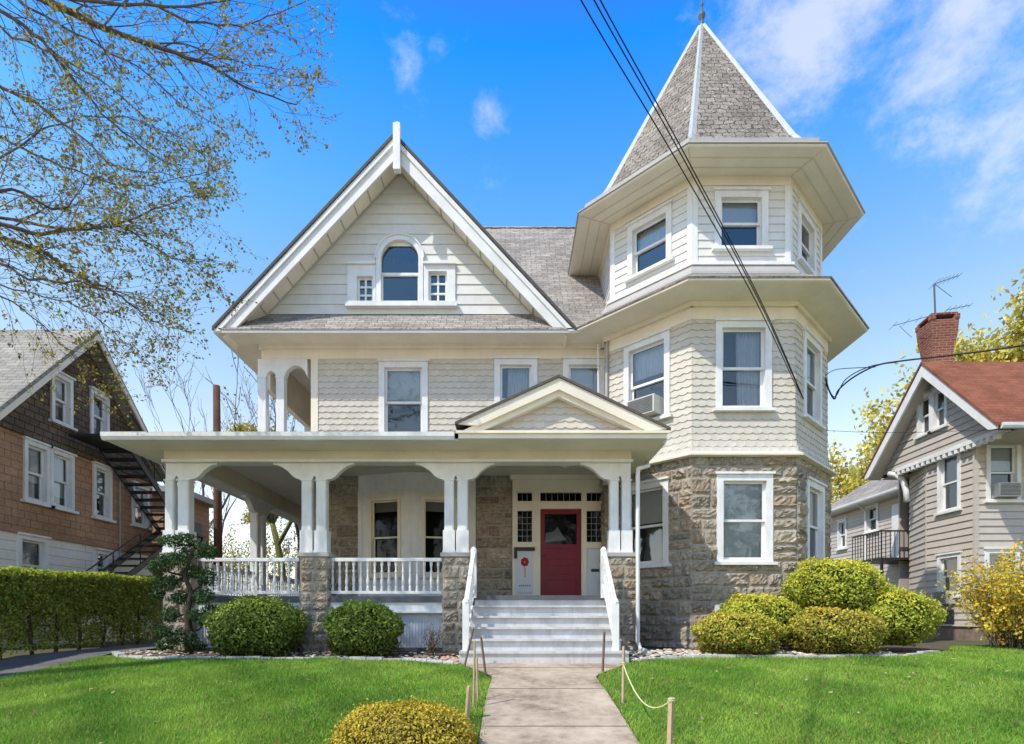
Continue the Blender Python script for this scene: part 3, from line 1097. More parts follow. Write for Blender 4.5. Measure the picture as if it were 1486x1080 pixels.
for (o0, o1, p0, p1, y0) in ((505, 546, 518.5, 541.5, 402), (615, 661, 622, 648.5, 395)):
    mb = MB()
    z1 = Z(386, DG)
    u0, u1 = X(o0, DG) + (.002 if o0 > 600 else 0), X(o1, DG) - (.002 if o0 < 600 else 0)
    q0, q1 = X(p0, DG), X(p1, DG)
    zt_ = Z(y0, DG)
    mb.fbox(FG, u0, q0, zs, z1, -.12, .045); mb.fbox(FG, q1, u1, zs, z1, -.12, .045)
    mb.fbox(FG, q0, q1, zt_, z1, -.12, .045)
    mb.fbox(FG, u0 - .02, u1 + .02, z1 + .001, z1 + .06, -.02, .10) if False else mb.fbox(FG, u0, u1, z1 + .001, z1 + .05, -.02, .10)
    sw = obj('side_light_window', mb, WHITE, house)
    mb = MB()
    cu = (q0 + q1) / 2
    b = .022
    for uu in (q0 + b, cu, q1 - b):
        mb.fbox(FG, uu - b, uu + b, zs, zt_, -.09, -.05)
    for j in range(4):
        vv = zs + .03 + (zt_ - zs - .05) * j / 3
        mb.fbox(FG, q0, q1, vv - b * .9, vv + b * .9, -.088, -.046)
    obj('muntins', mb, WHITE, sw)
    mb = MB(); mb.face([FG.p(q0, zs, -.08), FG.p(q1, zs, -.08), FG.p(q1, zt_, -.08), FG.p(q0, zt_, -.08)])
    obj('pane', mb, GLASS, sw)
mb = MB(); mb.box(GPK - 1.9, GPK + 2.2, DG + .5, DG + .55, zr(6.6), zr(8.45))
obj('dark_room_backing', mb, DARK, house)

# gable roof slabs
RB = 16.6
def zroofL(x): return EZT + (x - GXL) * sl
mb = MB()
th = .07
mb.prism([(GXL - .03, DE - .06, EZT - .02), (GPK, DE - .06, GPZ), (GPK, RB, GPZ), (GXL - .03, RB + 4, EZT - .02)], (0, 0, th))
mb.prism([(GXR + .03, DE - .06, EZT - .02), (GPK, DE - .06, GPZ), (GPK, RB, GPZ), (GXR + .03, DM + .3, EZT - .02)], (0, 0, th))
obj('gable_roof', mb, ROOF, house)
# barge boards: two layers
def rake(mb, lo, hi, y0, y1, s):
    """s -1 left, +1 right; lo/hi vertical offsets below roof line"""
    xe, k = (GXL, sl) if s < 0 else (GXR, slr)
    a, b = (xe, EZT), (GPK, GPZ)
    mb.prism([(a[0] + (-s) * 0, y0, a[1] - hi), (b[0], y0, b[1] - hi), (b[0], y0, b[1] - lo), (a[0] , y0, a[1] - lo)], (0, y1 - y0, 0))
mb = MB()
for s in (-1, 1):
    xe = GXL if s < 0 else GXR
    # crown strip
    mb.prism([(xe, DE - .05, EZT - .03), (GPK, DE - .05, GPZ - .02), (GPK, DE - .05, GPZ - .15), (xe + (-s) * .12, DE - .05, EZT - .03)], (0, .12, 0))
    # broad board
    mb.prism([(xe - s * .12, DE - .01, EZT - .03), (GPK, DE - .01, GPZ - .15), (GPK, DE - .01, GPZ - .46), (xe - s * .38, DE - .01, EZT + .02 - .05)], (0, .06, 0))
obj('barge_board', mb, TRIM, house)
mb = MB()
for s in (-1, 1):
    xe = GXL if s < 0 else GXR
    k = sl if s < 0 else slr
    mb.prism([(xe - s * .15, DE + .051, EZT + .15 * k - .30), (GPK, DE + .051, GPZ - .30), (GPK, DM + .02, GPZ - .30), (xe - s * .15, DM + .02, EZT + .15 * k - .30)], (0, 0, .03))
obj('gable_soffit', mb, CREAM, house)
mb = MB()   # joints of the soffit panels
for s in (-1, 1):
    xe = GXL if s < 0 else GXR
    k = sl if s < 0 else slr
    for i in range(1, 13):
        x = xe + (GPK - xe) * (i / 13.2)
        z = EZT + abs(x - xe) * k - .305
        mb.tube([(x, DE + .06, z), (x, DM, z)], .016, 4)
    z0 = EZT + .6 * k - .31
    mb.tube([(xe - s * .6, DM - .03, z0 + .005), (GPK, DM - .03, GPZ - .31)], .022, 4)
obj('soffit_joint', mb, GREYTRIM, house)
mb = MB()
fz0, fz1 = Z(248, 12.3), Z(178, 12.3)
fx = X(576, 12.3)
mb.box(fx - .075, fx + .075, 12.24, 12.38, fz0, fz1 - .05)
mb.mesh([(fx - .075, 12.24, fz1 - .049), (fx + .075, 12.24, fz1 - .049), (fx + .075, 12.38, fz1 - .049), (fx - .075, 12.38, fz1 - .049), (fx, 12.31, fz1 + .03)],
        [(0, 1, 4), (1, 2, 4), (2, 3, 4), (3, 0, 4)])
obj('gable_finial_post', mb, WHITE, house)
mb = MB()
for s in (-1, 1):
    xe = GXL - .03 if s < 0 else GXR + .03
    mb.prism([(xe, DE - .075, EZT - .02), (GPK, DE - .075, GPZ), (GPK, DE - .075, GPZ + .075), (xe, DE - .075, EZT + .055)], (0, .0145, 0))
obj('rake_drip_edge', mb, paint('drip_edge', (.10, .095, .09), .8, .3, 12), house)
# main hipped roof
RD, RZ = 17.1, zr(11.72)
mb = MB()
e0, e1 = (GXL - .02, DE - .02, EZT + .02), (5.5, DE - .02, EZT + .02)
b0, b1 = (GXL - .02, 21.2, EZT + .02), (6.75, 21.2, EZT + .02)
f1 = (6.75, DE + 1.8, EZT + .02)
r0, r1 = (-2.2, RD, RZ), (4.4, RD, RZ)
mb.face([(GXR - .4, DE + .05, EZT + .02), (3.4, DE + .05, EZT + .02), r1, r0, (GXR - 2.6, DE + 1.6, EZT + 1.8)])
mb.face([(3.4, DE + .05, EZT + .02), f1, r1]); mb.face([f1, b1, r1]); mb.face([b1, b0, r0, r1])
mb.face([b0, (GXL - .02, 15, EZT + .0), r0])
obj('main_roof', mb, ROOF, house)
mb = MB(); mb.tube([r0, r1], .05, 6)
obj('roof_ridge_cap', mb, ROOF, house)

# -------- first floor wall behind the porch
CZ = zr(3.25)               # porch ceiling
FZ = zr(.40)                # porch floor
mb, mm = MB(), MB()
for q0, q1 in ((xl, X(520, DM)), (X(690, DM), X(743, DM)), (X(880, DM), 2.3)):
    mb, mm = MB(), MB()
    stones(mb, mm, FM, q0, q1, FZ, CZ, rh=.24, dark=.95)
    w_ = obj('porch_stone_wall', mb, STONE, house); obj('mortar', mm, MORTAR, w_)
# white angled bay
bx0, bxm, bx1 = X(520, DM), X(598, 12.62), X(690, DM)
for (p, q, px0, px1) in (((bx0, DM), (bxm, 12.62), 531, 585), ((bxm, 12.62), (bx1, DM), 611, 664)):
    U = Vector((q[0] - p[0], q[1] - p[1], 0)); L = U.length; U.normalize()
    Nn = Vector((U.y, -U.x, 0))
    fb = Fr((p[0], p[1], 0), U, Nn)
    w = .80
    uc = L * (.5 if px0 < 600 else .42)
    op = window(house, fb, uc, zr(.95), w, Z(722, 12.8) - zr(.95), .07, mat=CREAM, glass=GLASSD, sash=.035, proud=.03, depth=.10, cover=[('shade', .86)])
    mb = MB()
    for v0, v1 in ((FZ, op[2]), (op[2], op[3]), (op[3], CZ)):
        for s, e in free_intervals(0, L, [op], v0, v1):
            mb.face([fb.p(s, v0), fb.p(e, v0), fb.p(e, v1), fb.p(s, v1)])
    mb.fbox(fb, .0, L, CZ - .42, CZ - .36, .0, .03)
    mb.fbox(fb, .0, .10, FZ, CZ - .42, .0, .02); mb.fbox(fb, L - .10, L, FZ, CZ - .42, .0, .0201)
    obj('bay_wall', mb, WHITE, house)
# door unit
s63 = DM
du0, du1 = X(743.5, DM), X(880, DM)
def xs(p): return X(p, DM)
def zs_(p): return Z(p, DM)
mb = MB()
FD = front(DM)
pieces = [
    (743.5, 751, 697, 872), (772, 784, 733.01, 872), (843.5, 851, 733.01, 872), (873, 880, 697, 872),   # stiles
    (751.01, 872.99, 697, 715.5),                                                       # head
    (751.01, 872.99, 728, 733), (772, 784, 715.51, 727.99), (843.5, 851, 715.51, 727.99),          # transom rail and posts
    (784.01, 843.49, 733.01, 739), (751.01, 771.99, 733.01, 742), (851.01, 872.99, 733.01, 742),
    (751.01, 771.99, 787, 796), (851.01, 872.99, 787, 796)]
for a, b, c, d_ in pieces:
    mb.fbox(FD, xs(a), xs(b), max(zs_(d_), FZ), zs_(c), -.06, .05)
mb.fbox(FD, du0 - .05, du1 + .05, zs_(697) + .001, zs_(688), -.05, .10)
mb.fbox(FD, du0, du1, zs_(688) + .001, CZ, -.05, .02)
obj('door_frame', mb, CREAM, house)
mb = MB()
for q0, q1, a, b in ((751.01, 771.99, 753, 770), (851.01, 872.99, 853, 871)):
    mb = MB()
    mb.fbox(FD, xs(q0), xs(q1), FZ, zs_(796.01), -.05, .02)
    mb.fbox(FD, xs(a), xs(b), zs_(855), zs_(801), .0201, .032)
    obj('sidelight_panel', mb, FLAGM, house)
mb = MB()
for a, b, c, d_ in ((751, 772, 715.5, 728), (784, 843.5, 715.5, 728), (851, 873, 715.5, 728), (751, 772, 742, 787), (851, 873, 742, 787)):
    mb.face([FD.p(xs(a), zs_(d_), -.02), FD.p(xs(b), zs_(d_), -.02), FD.p(xs(b), zs_(c), -.02), FD.p(xs(a), zs_(c), -.02)])
obj('sidelight_pane', mb, GLASSD, house)
mb = MB()   # leaded pattern in the sidelights
for a, b, c, d_ in ((751, 772, 742, 787), (851, 873, 742, 787)):
    x0, x1, z0, z1 = xs(a), xs(b), zs_(d_), zs_(c)
    for i in (1, 2):
        xx = x0 + (x1 - x0) * i / 3
        mb.tube([(xx, DM + .015, z0), (xx, DM + .015, z1)], .005, 4)
    for j in range(1, 5):
        zz = z0 + (z1 - z0) * j / 5
        mb.tube([(x0, DM + .014, zz), (x1, DM + .014, zz)], .005, 4)
for a, b in ((751, 772), (784, 843.5), (851, 873)):
    x0, x1, z0, z1 = xs(a), xs(b), zs_(728), zs_(715.5)
    nn = 3 if b - a < 30 else 7
    for i in range(1, nn):
        xx = x0 + (x1 - x0) * i / nn
        mb.tube([(xx, DM + .015, z0), (xx, DM + .015, z1)], .005, 4)
obj('leading', mb, LEAD, house)
# red door
mb = MB()
dz0, dz1 = FZ + .02, zs_(739.2)
dx0, dx1 = xs(784.1), xs(843.4)
gx0, gx1, gz0, gz1 = xs(790.5), xs(837), zs_(790), zs_(746)
mb.fbox(FD, dx0, gx0, dz0, dz1, -.06, -.01); mb.fbox(FD, gx1, dx1, dz0, dz1, -.06, -.01)
mb.fbox(FD, gx0, gx1, gz1, dz1, -.06, -.01)
ph = (gz0 - dz0)
mb.fbox(FD, gx0, gx1, dz0, gz0, -.06, -.03)
for f0, f1_ in ((.0, .10), (.36, .42), (.62, .68), (.93, 1.0)):
    mb.fbox(FD, gx0, gx1, dz0 + ph * f0, dz0 + ph * f1_, -.0299, -.01)
for f0, f1_ in ((.14, .32), (.46, .58), (.72, .89)):
    mb.fbox(FD, gx0 + .05, gx1 - .05, dz0 + ph * f0, dz0 + ph * f1_, -.0298, -.016)
door = obj('door', mb, RED, house)
mb = MB(); mb.face([FD.p(gx0, gz0, -.035), FD.p(gx1, gz0, -.035), FD.p(gx1, gz1, -.035), FD.p(gx0, gz1, -.035)])
obj('pane', mb, GLASSD, door)
mb = MB(); mb.lathe((dx0 + .06, DM - .03, zs_(806)), [(.0, -.03), (.03, -.015), (.03, .015), (.0, .03)], 8)
obj('handle', mb, COPPER, door)
mb = MB()   # white scrap added behind the door glass in place of its whitish reflection
pts = [(gx0 + .01, gz0 + .06), (gx0 + .52, gz0 + .12), (gx0 + .42, gz0 + .20), (gx0 + .30, gz0 + .42), (gx0 + .20, gz0 + .30), (gx0 + .02, gz0 + .27)]
vv = [FD.p(a, b, -.08 + random.uniform(-.02, .02)) for a, b in pts]
cen = sum(vv, Vector()) / len(vv) + Vector((0, -.015, 0))
for i in range(len(vv)):
    mb.face([cen, vv[i], vv[(i + 1) % len(vv)]])
obj('pane_reflection_scrap', mb, CURT, door)
mb = MB(); mb.fbox(FD, xs(857.5), xs(869), zs_(830), zs_(826), .0325, .045)
obj('mail_slot', mb, BLACK, house)
mb = MB(); mb.fbox(FD, du0, du1, FZ + .001, FZ + .02, -.02, .12)
obj('threshold', mb, FLOORM, house)

# -------- porch
DP, DPE = 10.4, 9.8
PL, PR = X(238, DP), X(916, DP)
PEL, PER = X(157, DPE), X(968, DPE)
SF = zr(3.065)
mb = MB()
mb.box(PL + .03, PR - .02, DP + .0, DM + .02, FZ - .11, FZ)
mb.box(X(684, DP), X(884, DP), DP - .39, DP - .001, FZ - .075, FZ)
mb.box(PL, xl - .01, DM + .021, 19.0, FZ - .11, FZ)
obj('porch_floor', mb, FLOORM, house)
mb = MB()
mb.box(PL + .22, xl, DP + .26, 19.0, CZ, CZ + .03)
mb.box(xl, PR - .1, DP + .26, DM + .0, CZ, CZ + .03)
obj('porch_ceiling', mb, CEIL, house)
mb = MB()
for i in range(1, 14):
    y = DP + .26 + (DM - DP - .3) * i / 14
    mb.box(xl, PR - .1, y - .006, y + .006, CZ - .006, CZ - .001)
obj('ceiling_board_joint', mb, TAN, house)
mb = MB()   # frieze beam
zb = zr(2.90)
mb.box(PL, PR, DP, DP + .25, zb, SF + .3)
mb.box(PL, PL + .22, DP + .251, 19.0, zb, SF + .3)
mb.box(PR - .22, PR, DP + .251, 12.2, zb, SF + .3)
obj('porch_beam', mb, TAN, house)
mb = MB()
mb.box(PL - .03, PR + .03, DP - .03, DP + .26, zb - .045, zb - .001)
mb.box(PL - .03, PL + .23, DP + .261, 19.0, zb - .045, zb - .001)
mb.box(PR - .23, PR + .03, DP + .261, 12.2, zb - .045, zb - .001)
obj('porch_beam_moulding', mb, TRIM, house)
mb = MB()
mb.box(PEL + .03, PER - .03, DPE + .02, DP - .001, SF, SF + .03)
mb.box(PEL + .03, PL - .001, DP, 19.3, SF, SF + .03)
mb.box(PR + .001, PER - .03, DP, 12.9, SF, SF + .03)
obj('porch_soffit', mb, CREAM, house)
mb = MB()
def gutter(mb, p, q, out, prof=((0, 0), (.07, .005), (.10, .06), (.105, .13), (.0, .13))):
    p, q, out = Vector(p), Vector(q), Vector(out)
    pts = [p + out * a + Vector((0, 0, b)) for a, b in prof]
    mb.prism(pts, q - p)
gutter(mb, (PEL - .08, DPE + .02, SF - .01), (X(660, DPE), DPE + .02, SF - .01), (0, -1, 0))
gutter(mb, (PEL + .02, DPE + .0, SF - .01), (PEL + .02, 19.3, SF - .01), (-1, 0, 0))
obj('porch_gutter', mb, WHITE, house)
mb = MB()
gutter(mb, (PER - .03, DPE + .15, SF - .01), (PER - .03, 12.6, SF - .01), (1, 0, 0), ((0, 0), (.05, .005), (.07, .05), (.075, .09), (0, .09)))
obj('porch_gutter', mb, WHITE, house)
mb = MB()   # low pitched porch roof
zt0, zt1 = SF + .13, zr(3.92)
mb.prism([(PEL, DPE - .06, zt0), (PER, DPE - .06, zt0), (2.4, DM + .05, zt1), (xl - .1, DM + .05, zt1)], (0, 0, -.03))
mb.prism([(PEL, DPE - .06, zt0), (xl - .1, DM + .05, zt1), (xl - .1, 19, zt1), (PEL, 19.3, zt0)], (0, 0, -.03))
mb.prism([(PER, DPE - .06, zt0), (PER, 12.7, zt0), (2.4, DM + .05, zt1)], (0, 0, -.03))
obj('porch_roof', mb, ROOF, house)
# pediment
dq = 9.74
pk = P(811, 549, dq); pl = P(664, 615, dq); pr = P(968, 623, dq)
pzb = SF + .125
mb = MB()
mb.prism([(pl.x - .04, dq - .06, pl.z - .03), (pk.x, dq - .06, pk.z), (pk.x, DM, pk.z), (pl.x - .04, DM, pl.z - .03)], (0, 0, .045))
mb.prism([(pr.x + .05, dq - .06, pr.z - .03), (pk.x, dq - .06, pk.z), (pk.x, DM, pk.z), (pr.x + .05, DM, pr.z - .03)], (0, 0, .045))
obj('pediment_roof', mb, paint('dark_roof_edge', (.12, .105, .095), .9, .3, 12), house)
mb = MB()
bw = .17
kl = (pk.z - pl.z) / (pk.x - pl.x); kr = (pk.z - pr.z) / (pr.x - pk.x)
mb.prism([(pl.x, dq - .03, pl.z - .005), (pk.x, dq - .03, pk.z - .005), (pk.x, dq - .03, pk.z - .20), (pl.x + .16 / kl, dq - .03, pl.z - .04)], (0, .06, 0))
mb.prism([(pr.x, dq - .03, pr.z - .005), (pk.x, dq - .03, pk.z - .005), (pk.x, dq - .03, pk.z - .20), (pr.x - .16 / kr, dq - .03, pr.z - .04)], (0, .06, 0))
mb.prism([(pl.x + .1, dq + .03, pl.z - .10), (pk.x, dq + .03, pk.z - .12), (pk.x, dq + .03, pk.z - .30), (pl.x + .45, dq + .03, pl.z - .10)], (0, .13, 0))
mb.prism([(pr.x - .1, dq + .03, pr.z - .06), (pk.x, dq + .03, pk.z - .12), (pk.x, dq + .03, pk.z - .30), (pr.x - .45, dq + .03, pr.z - .06)], (0, .13, 0))
obj('pediment_rake', mb, CREAM, house)
mb = MB()
mb.box(pl.x + .02, pr.x - .02, dq - .06, DPE + .02, SF - .005, pzb)
mb.box(pl.x - .02, pr.x + .02, dq - .10, dq - .0601, pzb - .05, pzb - .005)
obj('pediment_cornice', mb, CREAM, house)
mb = MB()
fp = front(dq + .18)
def plim(v):
    return (pk.x - max(pk.z - .22 - v, 0) / kl, pk.x + max(pk.z - .22 - v, 0) / kr)
for r in range(7):
    a = pzb + r * .12; b = a + .12
    l = plim(a)
    if l[1] - l[0] < .1: break
    siding(mb, fp, lambda v: l, a, b, .12, (), .02, .185, 0, .05)
obj('pediment_shingle_wall', mb, SHING, house)

# columns, brackets and stone pillars
CAPZ = zr(2.55)
PT = zr(1.19)
pairs = [(238.5, 251, 257, 273.5), (437, 452, 458, 473), (644.5, 658.5, 663.5, 678.5), (885, 898, 903, 916)]
def column_bm(mb, x0, x1, y0, z0, z1):
    w = x1 - x0; yd = y0 + w
    ch = .02
    # chamfered square shaft
    zb0 = z0 + .42
    pts = [(x0 + ch, y0), (x1 - ch, y0), (x1, y0 + ch), (x1, yd - ch), (x1 - ch, yd), (x0 + ch, yd), (x0, yd - ch), (x0, y0 + ch)]
    mb.prism([(a, b, zb0) for a, b in pts], (0, 0, z1 - zb0))
    mb.box(x0 - .02, x1 + .02, y0 - .02, yd + .02, z0 + .001, zb0 - .001)
    mb.box(x0 - .028, x1 + .028, y0 - .028, yd + .028, z0, z0 + .05)
    mb.box(x0 - .012, x1 + .012, y0 - .012, yd + .012, z1 - .03, z1 - .002)
DC = DP + .03
for i, pr4 in enumerate(pairs):
    for a, b in (pr4[:2], pr4[2:]):
        mb = MB(); column_bm(mb, X(a, DC), X(b, DC), DC, PT, CAPZ)
        obj('porch_column', mb, WHITE, house)
    xa, xb = X(pr4[0], DC), X(pr4[3], DC)
    # bracket panel with curved shoulders
    top = zb - .046
    wl_ = .53 if i > 0 else 0.0
    wr_ = .50 if i < 3 else 0.0
    prof = [(0, 0), (.06, .0), (.16, .045), (.27, .13), (.36, .235), (.44, .285), (.53, .30)]
    mb = MB()
    H = top - CAPZ
    pts = []
    g0, g1 = X(pr4[1], DC), X(pr4[2], DC)
    # left shoulder, body with slot, right shoulder as strips
    def strip(xs0, xs1, zl0, zl1):
        mb.prism([(xs0, DC + .04, zl0), (xs1, DC + .04, zl1), (xs1, DC + .04, top), (xs0, DC + .04, top)], (0, .13, 0))
    if wl_:
        for (p0, q0), (p1, q1) in zip(prof[:-1], prof[1:]):
            t0, t1 = p0 / .53, p1 / .53
            strip(xa - wl_ * (1 - t0), xa - wl_ * (1 - t1), top - .03 - (H - .03) * q0 / .30, top - .03 - (H - .03) * q1 / .30)
    if wr_:
        for (p0, q0), (p1, q1) in zip(prof[:-1], prof[1:]):
            t0, t1 = p0 / .53, p1 / .53
            strip(xb + wr_ * (1 - t1), xb + wr_ * (1 - t0), top - .03 - (H - .03) * q1 / .30, top - .03 - (H - .03) * q0 / .30)
    strip(xa, g0, CAPZ, CAPZ); strip(g1, xb, CAPZ, CAPZ)
    nn = 6
    for j in range(nn):
        t0, t1 = j / nn, (j + 1) / nn
        strip(g0 + (g1 - g0) * t0, g0 + (g1 - g0) * t1, CAPZ + .07 * math.sin(math.pi * t0) ** .7, CAPZ + .07 * math.sin(math.pi * t1) ** .7)
    obj('porch_bracket', mb, WHITE, house)
    # stone pillar
    if i == 0: x0, x1 = X(236, DP - .05), X(277, DP - .05)
    else: x0, x1 = ((X(435.5, DP - .05), X(475, DP - .05)), (X(642, DP - .05), X(682, DP - .05)), (X(885, DP - .05), X(925, DP - .05)))[i - 1]
    y0, y1 = DP - .05, DP + .45
    mb, mm = MB(), MB()
    for fr, L in ((Fr((x0, y0, 0), (1, 0, 0), (0, -1, 0)), x1 - x0), (Fr((x1, y0, 0), (0, 1, 0), (1, 0, 0)), y1 - y0),
                  (Fr((x0, y1, 0), (0, -1, 0), (-1, 0, 0)), y1 - y0), (Fr((x1, y1, 0), (-1, 0, 0), (0, 1, 0)), x1 - x0)):
        stones(mb, mm, fr, 0, L, zg(10.3) - .1, PT - .07, rh=.2, bul=.035, wmin=.18, wmax=.34)
    pil = obj('stone_pillar', mb, STONE, house)
    obj('pillar_mortar', mm, MORTAR, pil)
    mb = MB(); mb.box(x0 - .035, x1 + .035, y0 - .035, y1 + .035, PT - .07, PT - .001)
    obj('cap', mb, GREYTRIM, pil)
# side porch column groups
for dd in (13.75, 17.0):
    for q in (0, .32):
        mb = MB(); column_bm(mb, PL + .02, PL + .21, dd + q, FZ, CAPZ)
        obj('porch_column', mb, WHITE, house)
    mb = MB()
    top = zb - .046
    xa = PL + .06
    for sg in (-1, 1):
        y_in = dd if sg < 0 else dd + .51
        for (p0, q0), (p1, q1) in zip(prof[:-1], prof[1:]):
            ya, yb = y_in + sg * (.53 - p0), y_in + sg * (.53 - p1)
            za, zb_ = top - .03 - (top - CAPZ - .03) * q0 / .3, top - .03 - (top - CAPZ - .03) * q1 / .3
            mb.prism([(xa, ya, za), (xa, yb, zb_), (xa, yb, top), (xa, ya, top)], (.13, 0, 0))
    mb.box(xa, xa + .13, dd, dd + .51, CAPZ, top)
    obj('porch_bracket', mb, WHITE, house)
mb = MB()   # bracket behind the corner pillar, running back
for (p0, q0), (p1, q1) in zip(prof[:-1], prof[1:]):
    ya, yb = DC + .3 + (.53 - p0), DC + .3 + (.53 - p1)
    za, zb_ = top - .03 - (top - CAPZ - .03) * q0 / .3, top - .03 - (top - CAPZ - .03) * q1 / .3
    mb.prism([(xa, ya, za), (xa, yb, zb_), (xa, yb, top), (xa, ya, top)], (.13, 0, 0))
obj('porch_bracket', mb, WHITE, house)

# railings
bal = MB()
RZ0, RZ1 = FZ + .10, zr(1.045)
bh = RZ1 - RZ0
bal.lathe((0, 0, 0), [(.028, 0), (.028, bh * .14), (.017, bh * .17), (.026, bh * .24), (.030, bh * .34), (.020, bh * .50), (.017, bh * .60), (.027, bh * .66), (.017, bh * .71), (.019, bh * .84), (.028, bh * .87), (.028, bh)], 8)
bal_me = finish_mesh('baluster', bal.v, bal.f, bal.c, WHITE, False)
def railing(p, q):
    p, q = Vector(p), Vector(q)
    u = (q - p).normalized(); n = Vector((u.y, -u.x, 0))
    fr = Fr((p.x, p.y, 0), u, n)
    L = (q - p).length
    mb = MB()
    mb.fbox(fr, 0, L, RZ1, RZ1 + .045, -.045, .045)
    mb.fbox(fr, 0, L, RZ1 + .0451, RZ1 + .065, -.032, .032)
    mb.fbox(fr, 0, L, RZ0 - .055, RZ0, -.035, .035)
    r = obj('porch_railing', mb, WHITE, house)
    k = max(2, round(L / .128))
    for i in range(k):
        w = p + u * (L * (i + .5) / k)
        inst('baluster', bal_me, r, (w.x, w.y, RZ0))
railing((X(279, DP + .1), DP + .12, 0), (X(434, DP + .1), DP + .12, 0))
railing((X(477, DP + .1), DP + .12, 0), (X(641, DP + .1), DP + .12, 0))
railing((PL + .13, 13.7, 0), (PL + .13, DP + .47, 0))
railing((PL + .13, 16.95, 0), (PL + .13, 14.35, 0))
# skirt under the floor
mb = MB()
zsk = FZ - .11
for a, b in ((X(277, DP), X(436, DP)), (X(475, DP), X(642, DP))):
    mb.box(a, b, DP + .03, DP + .06, zsk - .17, zsk - .001)
    mb.box(a, b, DP + .0, DP + .06, zsk - .20, zsk - .171)
mb.box(PL + .03, PL + .06, DP + .45, 19.0, zsk - .17, zsk - .001)
obj('porch_skirt_board', mb, WHITE, house)
mb = MB()
for a, b in ((X(277, DP), X(436, DP)), (X(475, DP), X(642, DP))):
    mb.box(a, b, DP + .10, DP + .13, GB - .02, zsk - .201)
    n = int((b - a) / .055)
    for i in range(n):
        x = a + (b - a) * (i + .5) / n
        mb.box(x - .016, x + .016, DP + .088, DP + .099, GB + .05, zsk - .205)
mb.box(PL + .07, PL + .10, DP + .45, 19.0, GB - .02, zsk - .171)
obj('porch_lattice', mb, SKIRT, house)
mb = MB()
for a, b in ((X(277, DP), X(436, DP)), (X(475, DP), X(642, DP))):
    mb.box(a, b, DP + .07, DP + .14, GB - .1, GB + .045)
obj('porch_footing', mb, paint('dark_footing', (.10, .10, .11), .9, .2, 5), house)

# stairs
sx0, sx1 = -.72, 1.70
dt, r0z = 10.06, FZ
zbot = zg(8.7) + .012
nr = 6
rise = (FZ - zbot) / nr
stair_mb = MB()
for k in range(nr):
    pass
mb = MB()
mb.box(sx0 + .16, sx1 - .14, 8.75, dt, GB - .4, GB - .3)
fl_ = 0
steps_root = obj('porch_stairs', mb, WHITE, house)
STEPM = paint('step_paint', (.58, .58, .575), .6, .22, 4, dirt=.6)
for k in range(nr):
    d0 = dt - .27 * k                  # riser plane of step k (top nosing z)
    zt = FZ - rise * k
    wdn = .02 * k
    xa, xb = sx0 + .06 - wdn, sx1 - .06 + wdn
    mb = MB()
    if k == nr - 1:
        mb.box(xa - .05, xb + .05, d0 - .0, d0 + .36, zt - rise - .15, zt - .036)
        mb.box(xa - .05, xb + .05, d0 - .03, d0 + .36, zt - .035, zt)
    else:
        mb.box(xa, xb, d0, d0 + .03, zt - rise - (.1 if k else .0), zt - (.036 if k else .077))
        if k: mb.box(xa, xb, d0 - .05, d0 + .275, zt - .035, zt)
    obj('step', mb, STEPM, steps_root)
# handrails
nm = MB()
nm.box(-.05, .05, -.05, .05, 0, .80)
nm.lathe((0, 0, .80), [(.055, 0), (.06, .03), (.05, .06), (.02, .10)], 8)
new_me = finish_mesh('newel_post', nm.v, nm.f, nm.c, WHITE)
for sx, px_t, px_b in ((-1, 687.5, 676), (1, 876, 893)):
    xt = X(px_t, 10.0); xb_ = X(px_b, 8.95)
    zt_top, zb_top = Z(797, 10.0), zbot + rise + .75
    a, b = Vector((xt, 10.0, zt_top)), Vector((xb_, 8.95, zb_top))
    mb = MB()
    off = Vector((.035, 0, 0))
    for lo, hi in ((-.06, .0), (-.62, -.57)):
        mb.prism([a - off + Vector((0, 0, lo)), a + off + Vector((0, 0, lo)), a + off + Vector((0, 0, hi)), a - off + Vector((0, 0, hi))], b - a)
    hr = obj('stair_handrail', mb, WHITE, house)
    inst('newel_post', new_me, hr, (xt, 10.0, zt_top - .86))
    inst('newel_post', new_me, hr, (xb_, 8.95, zb_top - .82))
    for i in range(1, 7):
        w = a.lerp(b, i / 7)
        inst('baluster', bal_me, hr, (w.x, w.y, w.z - .58))
mb = MB()   # porch ceiling light
mb.lathe((X(820, 11.8), 11.8, CZ - .14), [(.02, 0), (.08, .02), (.10, .07), (.09, .10), (.12, .11), (.12, .135)], 12)
obj('porch_ceiling_light', mb, TRIM, house, True)

# downspouts
mb = MB()
dd_ = 10.25
xp_ = X(925.5, dd_)
mb.tube([(PER - .02, 11.2, SF), (PER - .03, 11.0, SF - .12), (xp_ + .03, dd_ + .1, Z(678, dd_)), (xp_, dd_, Z(690, dd_)), (xp_, dd_, zg(10.2) + .18), (xp_ + .03, dd_ - .06, zg(10.2) + .05), (xp_ + .10, dd_ - .2, zg(10.2) + .03)], .038, 6)
obj('downspout', mb, WHITE, house)
mb = MB()
mb.tube([P(882, 488, 12.6), P(881, 505, 12.62), P(880, 625, 12.62)], .04, 6)
obj('downspout', mb, GREYTRIM, house)
mb = MB(); mb.tube([P(868, 500, 12.7), P(868.5, 625, 12.7)], .02, 5)
obj('cable_conduit', mb, TRIM, house)
# hose tap and outlet box on the stone
fl0 = octface(TC, A1, -1)
mb = MB()
q = P(961, 882, 11.75)
mb.tube([q + Vector((.1, .12, 0)), q, q + Vector((0, 0, -.05))], .022, 6)
mb.lathe(q + Vector((0, 0, .01)), [(.05, 0), (.05, .02)], 8)
obj('hose_tap', mb, ORANGE, house)
mb = MB(); q = P(1042, 886, 11.1); mb.box(q.x - .06, q.x + .06, 11.08, 11.2, q.z - .11, q.z + .11)
obj('outlet_box', mb, WHITE, house)

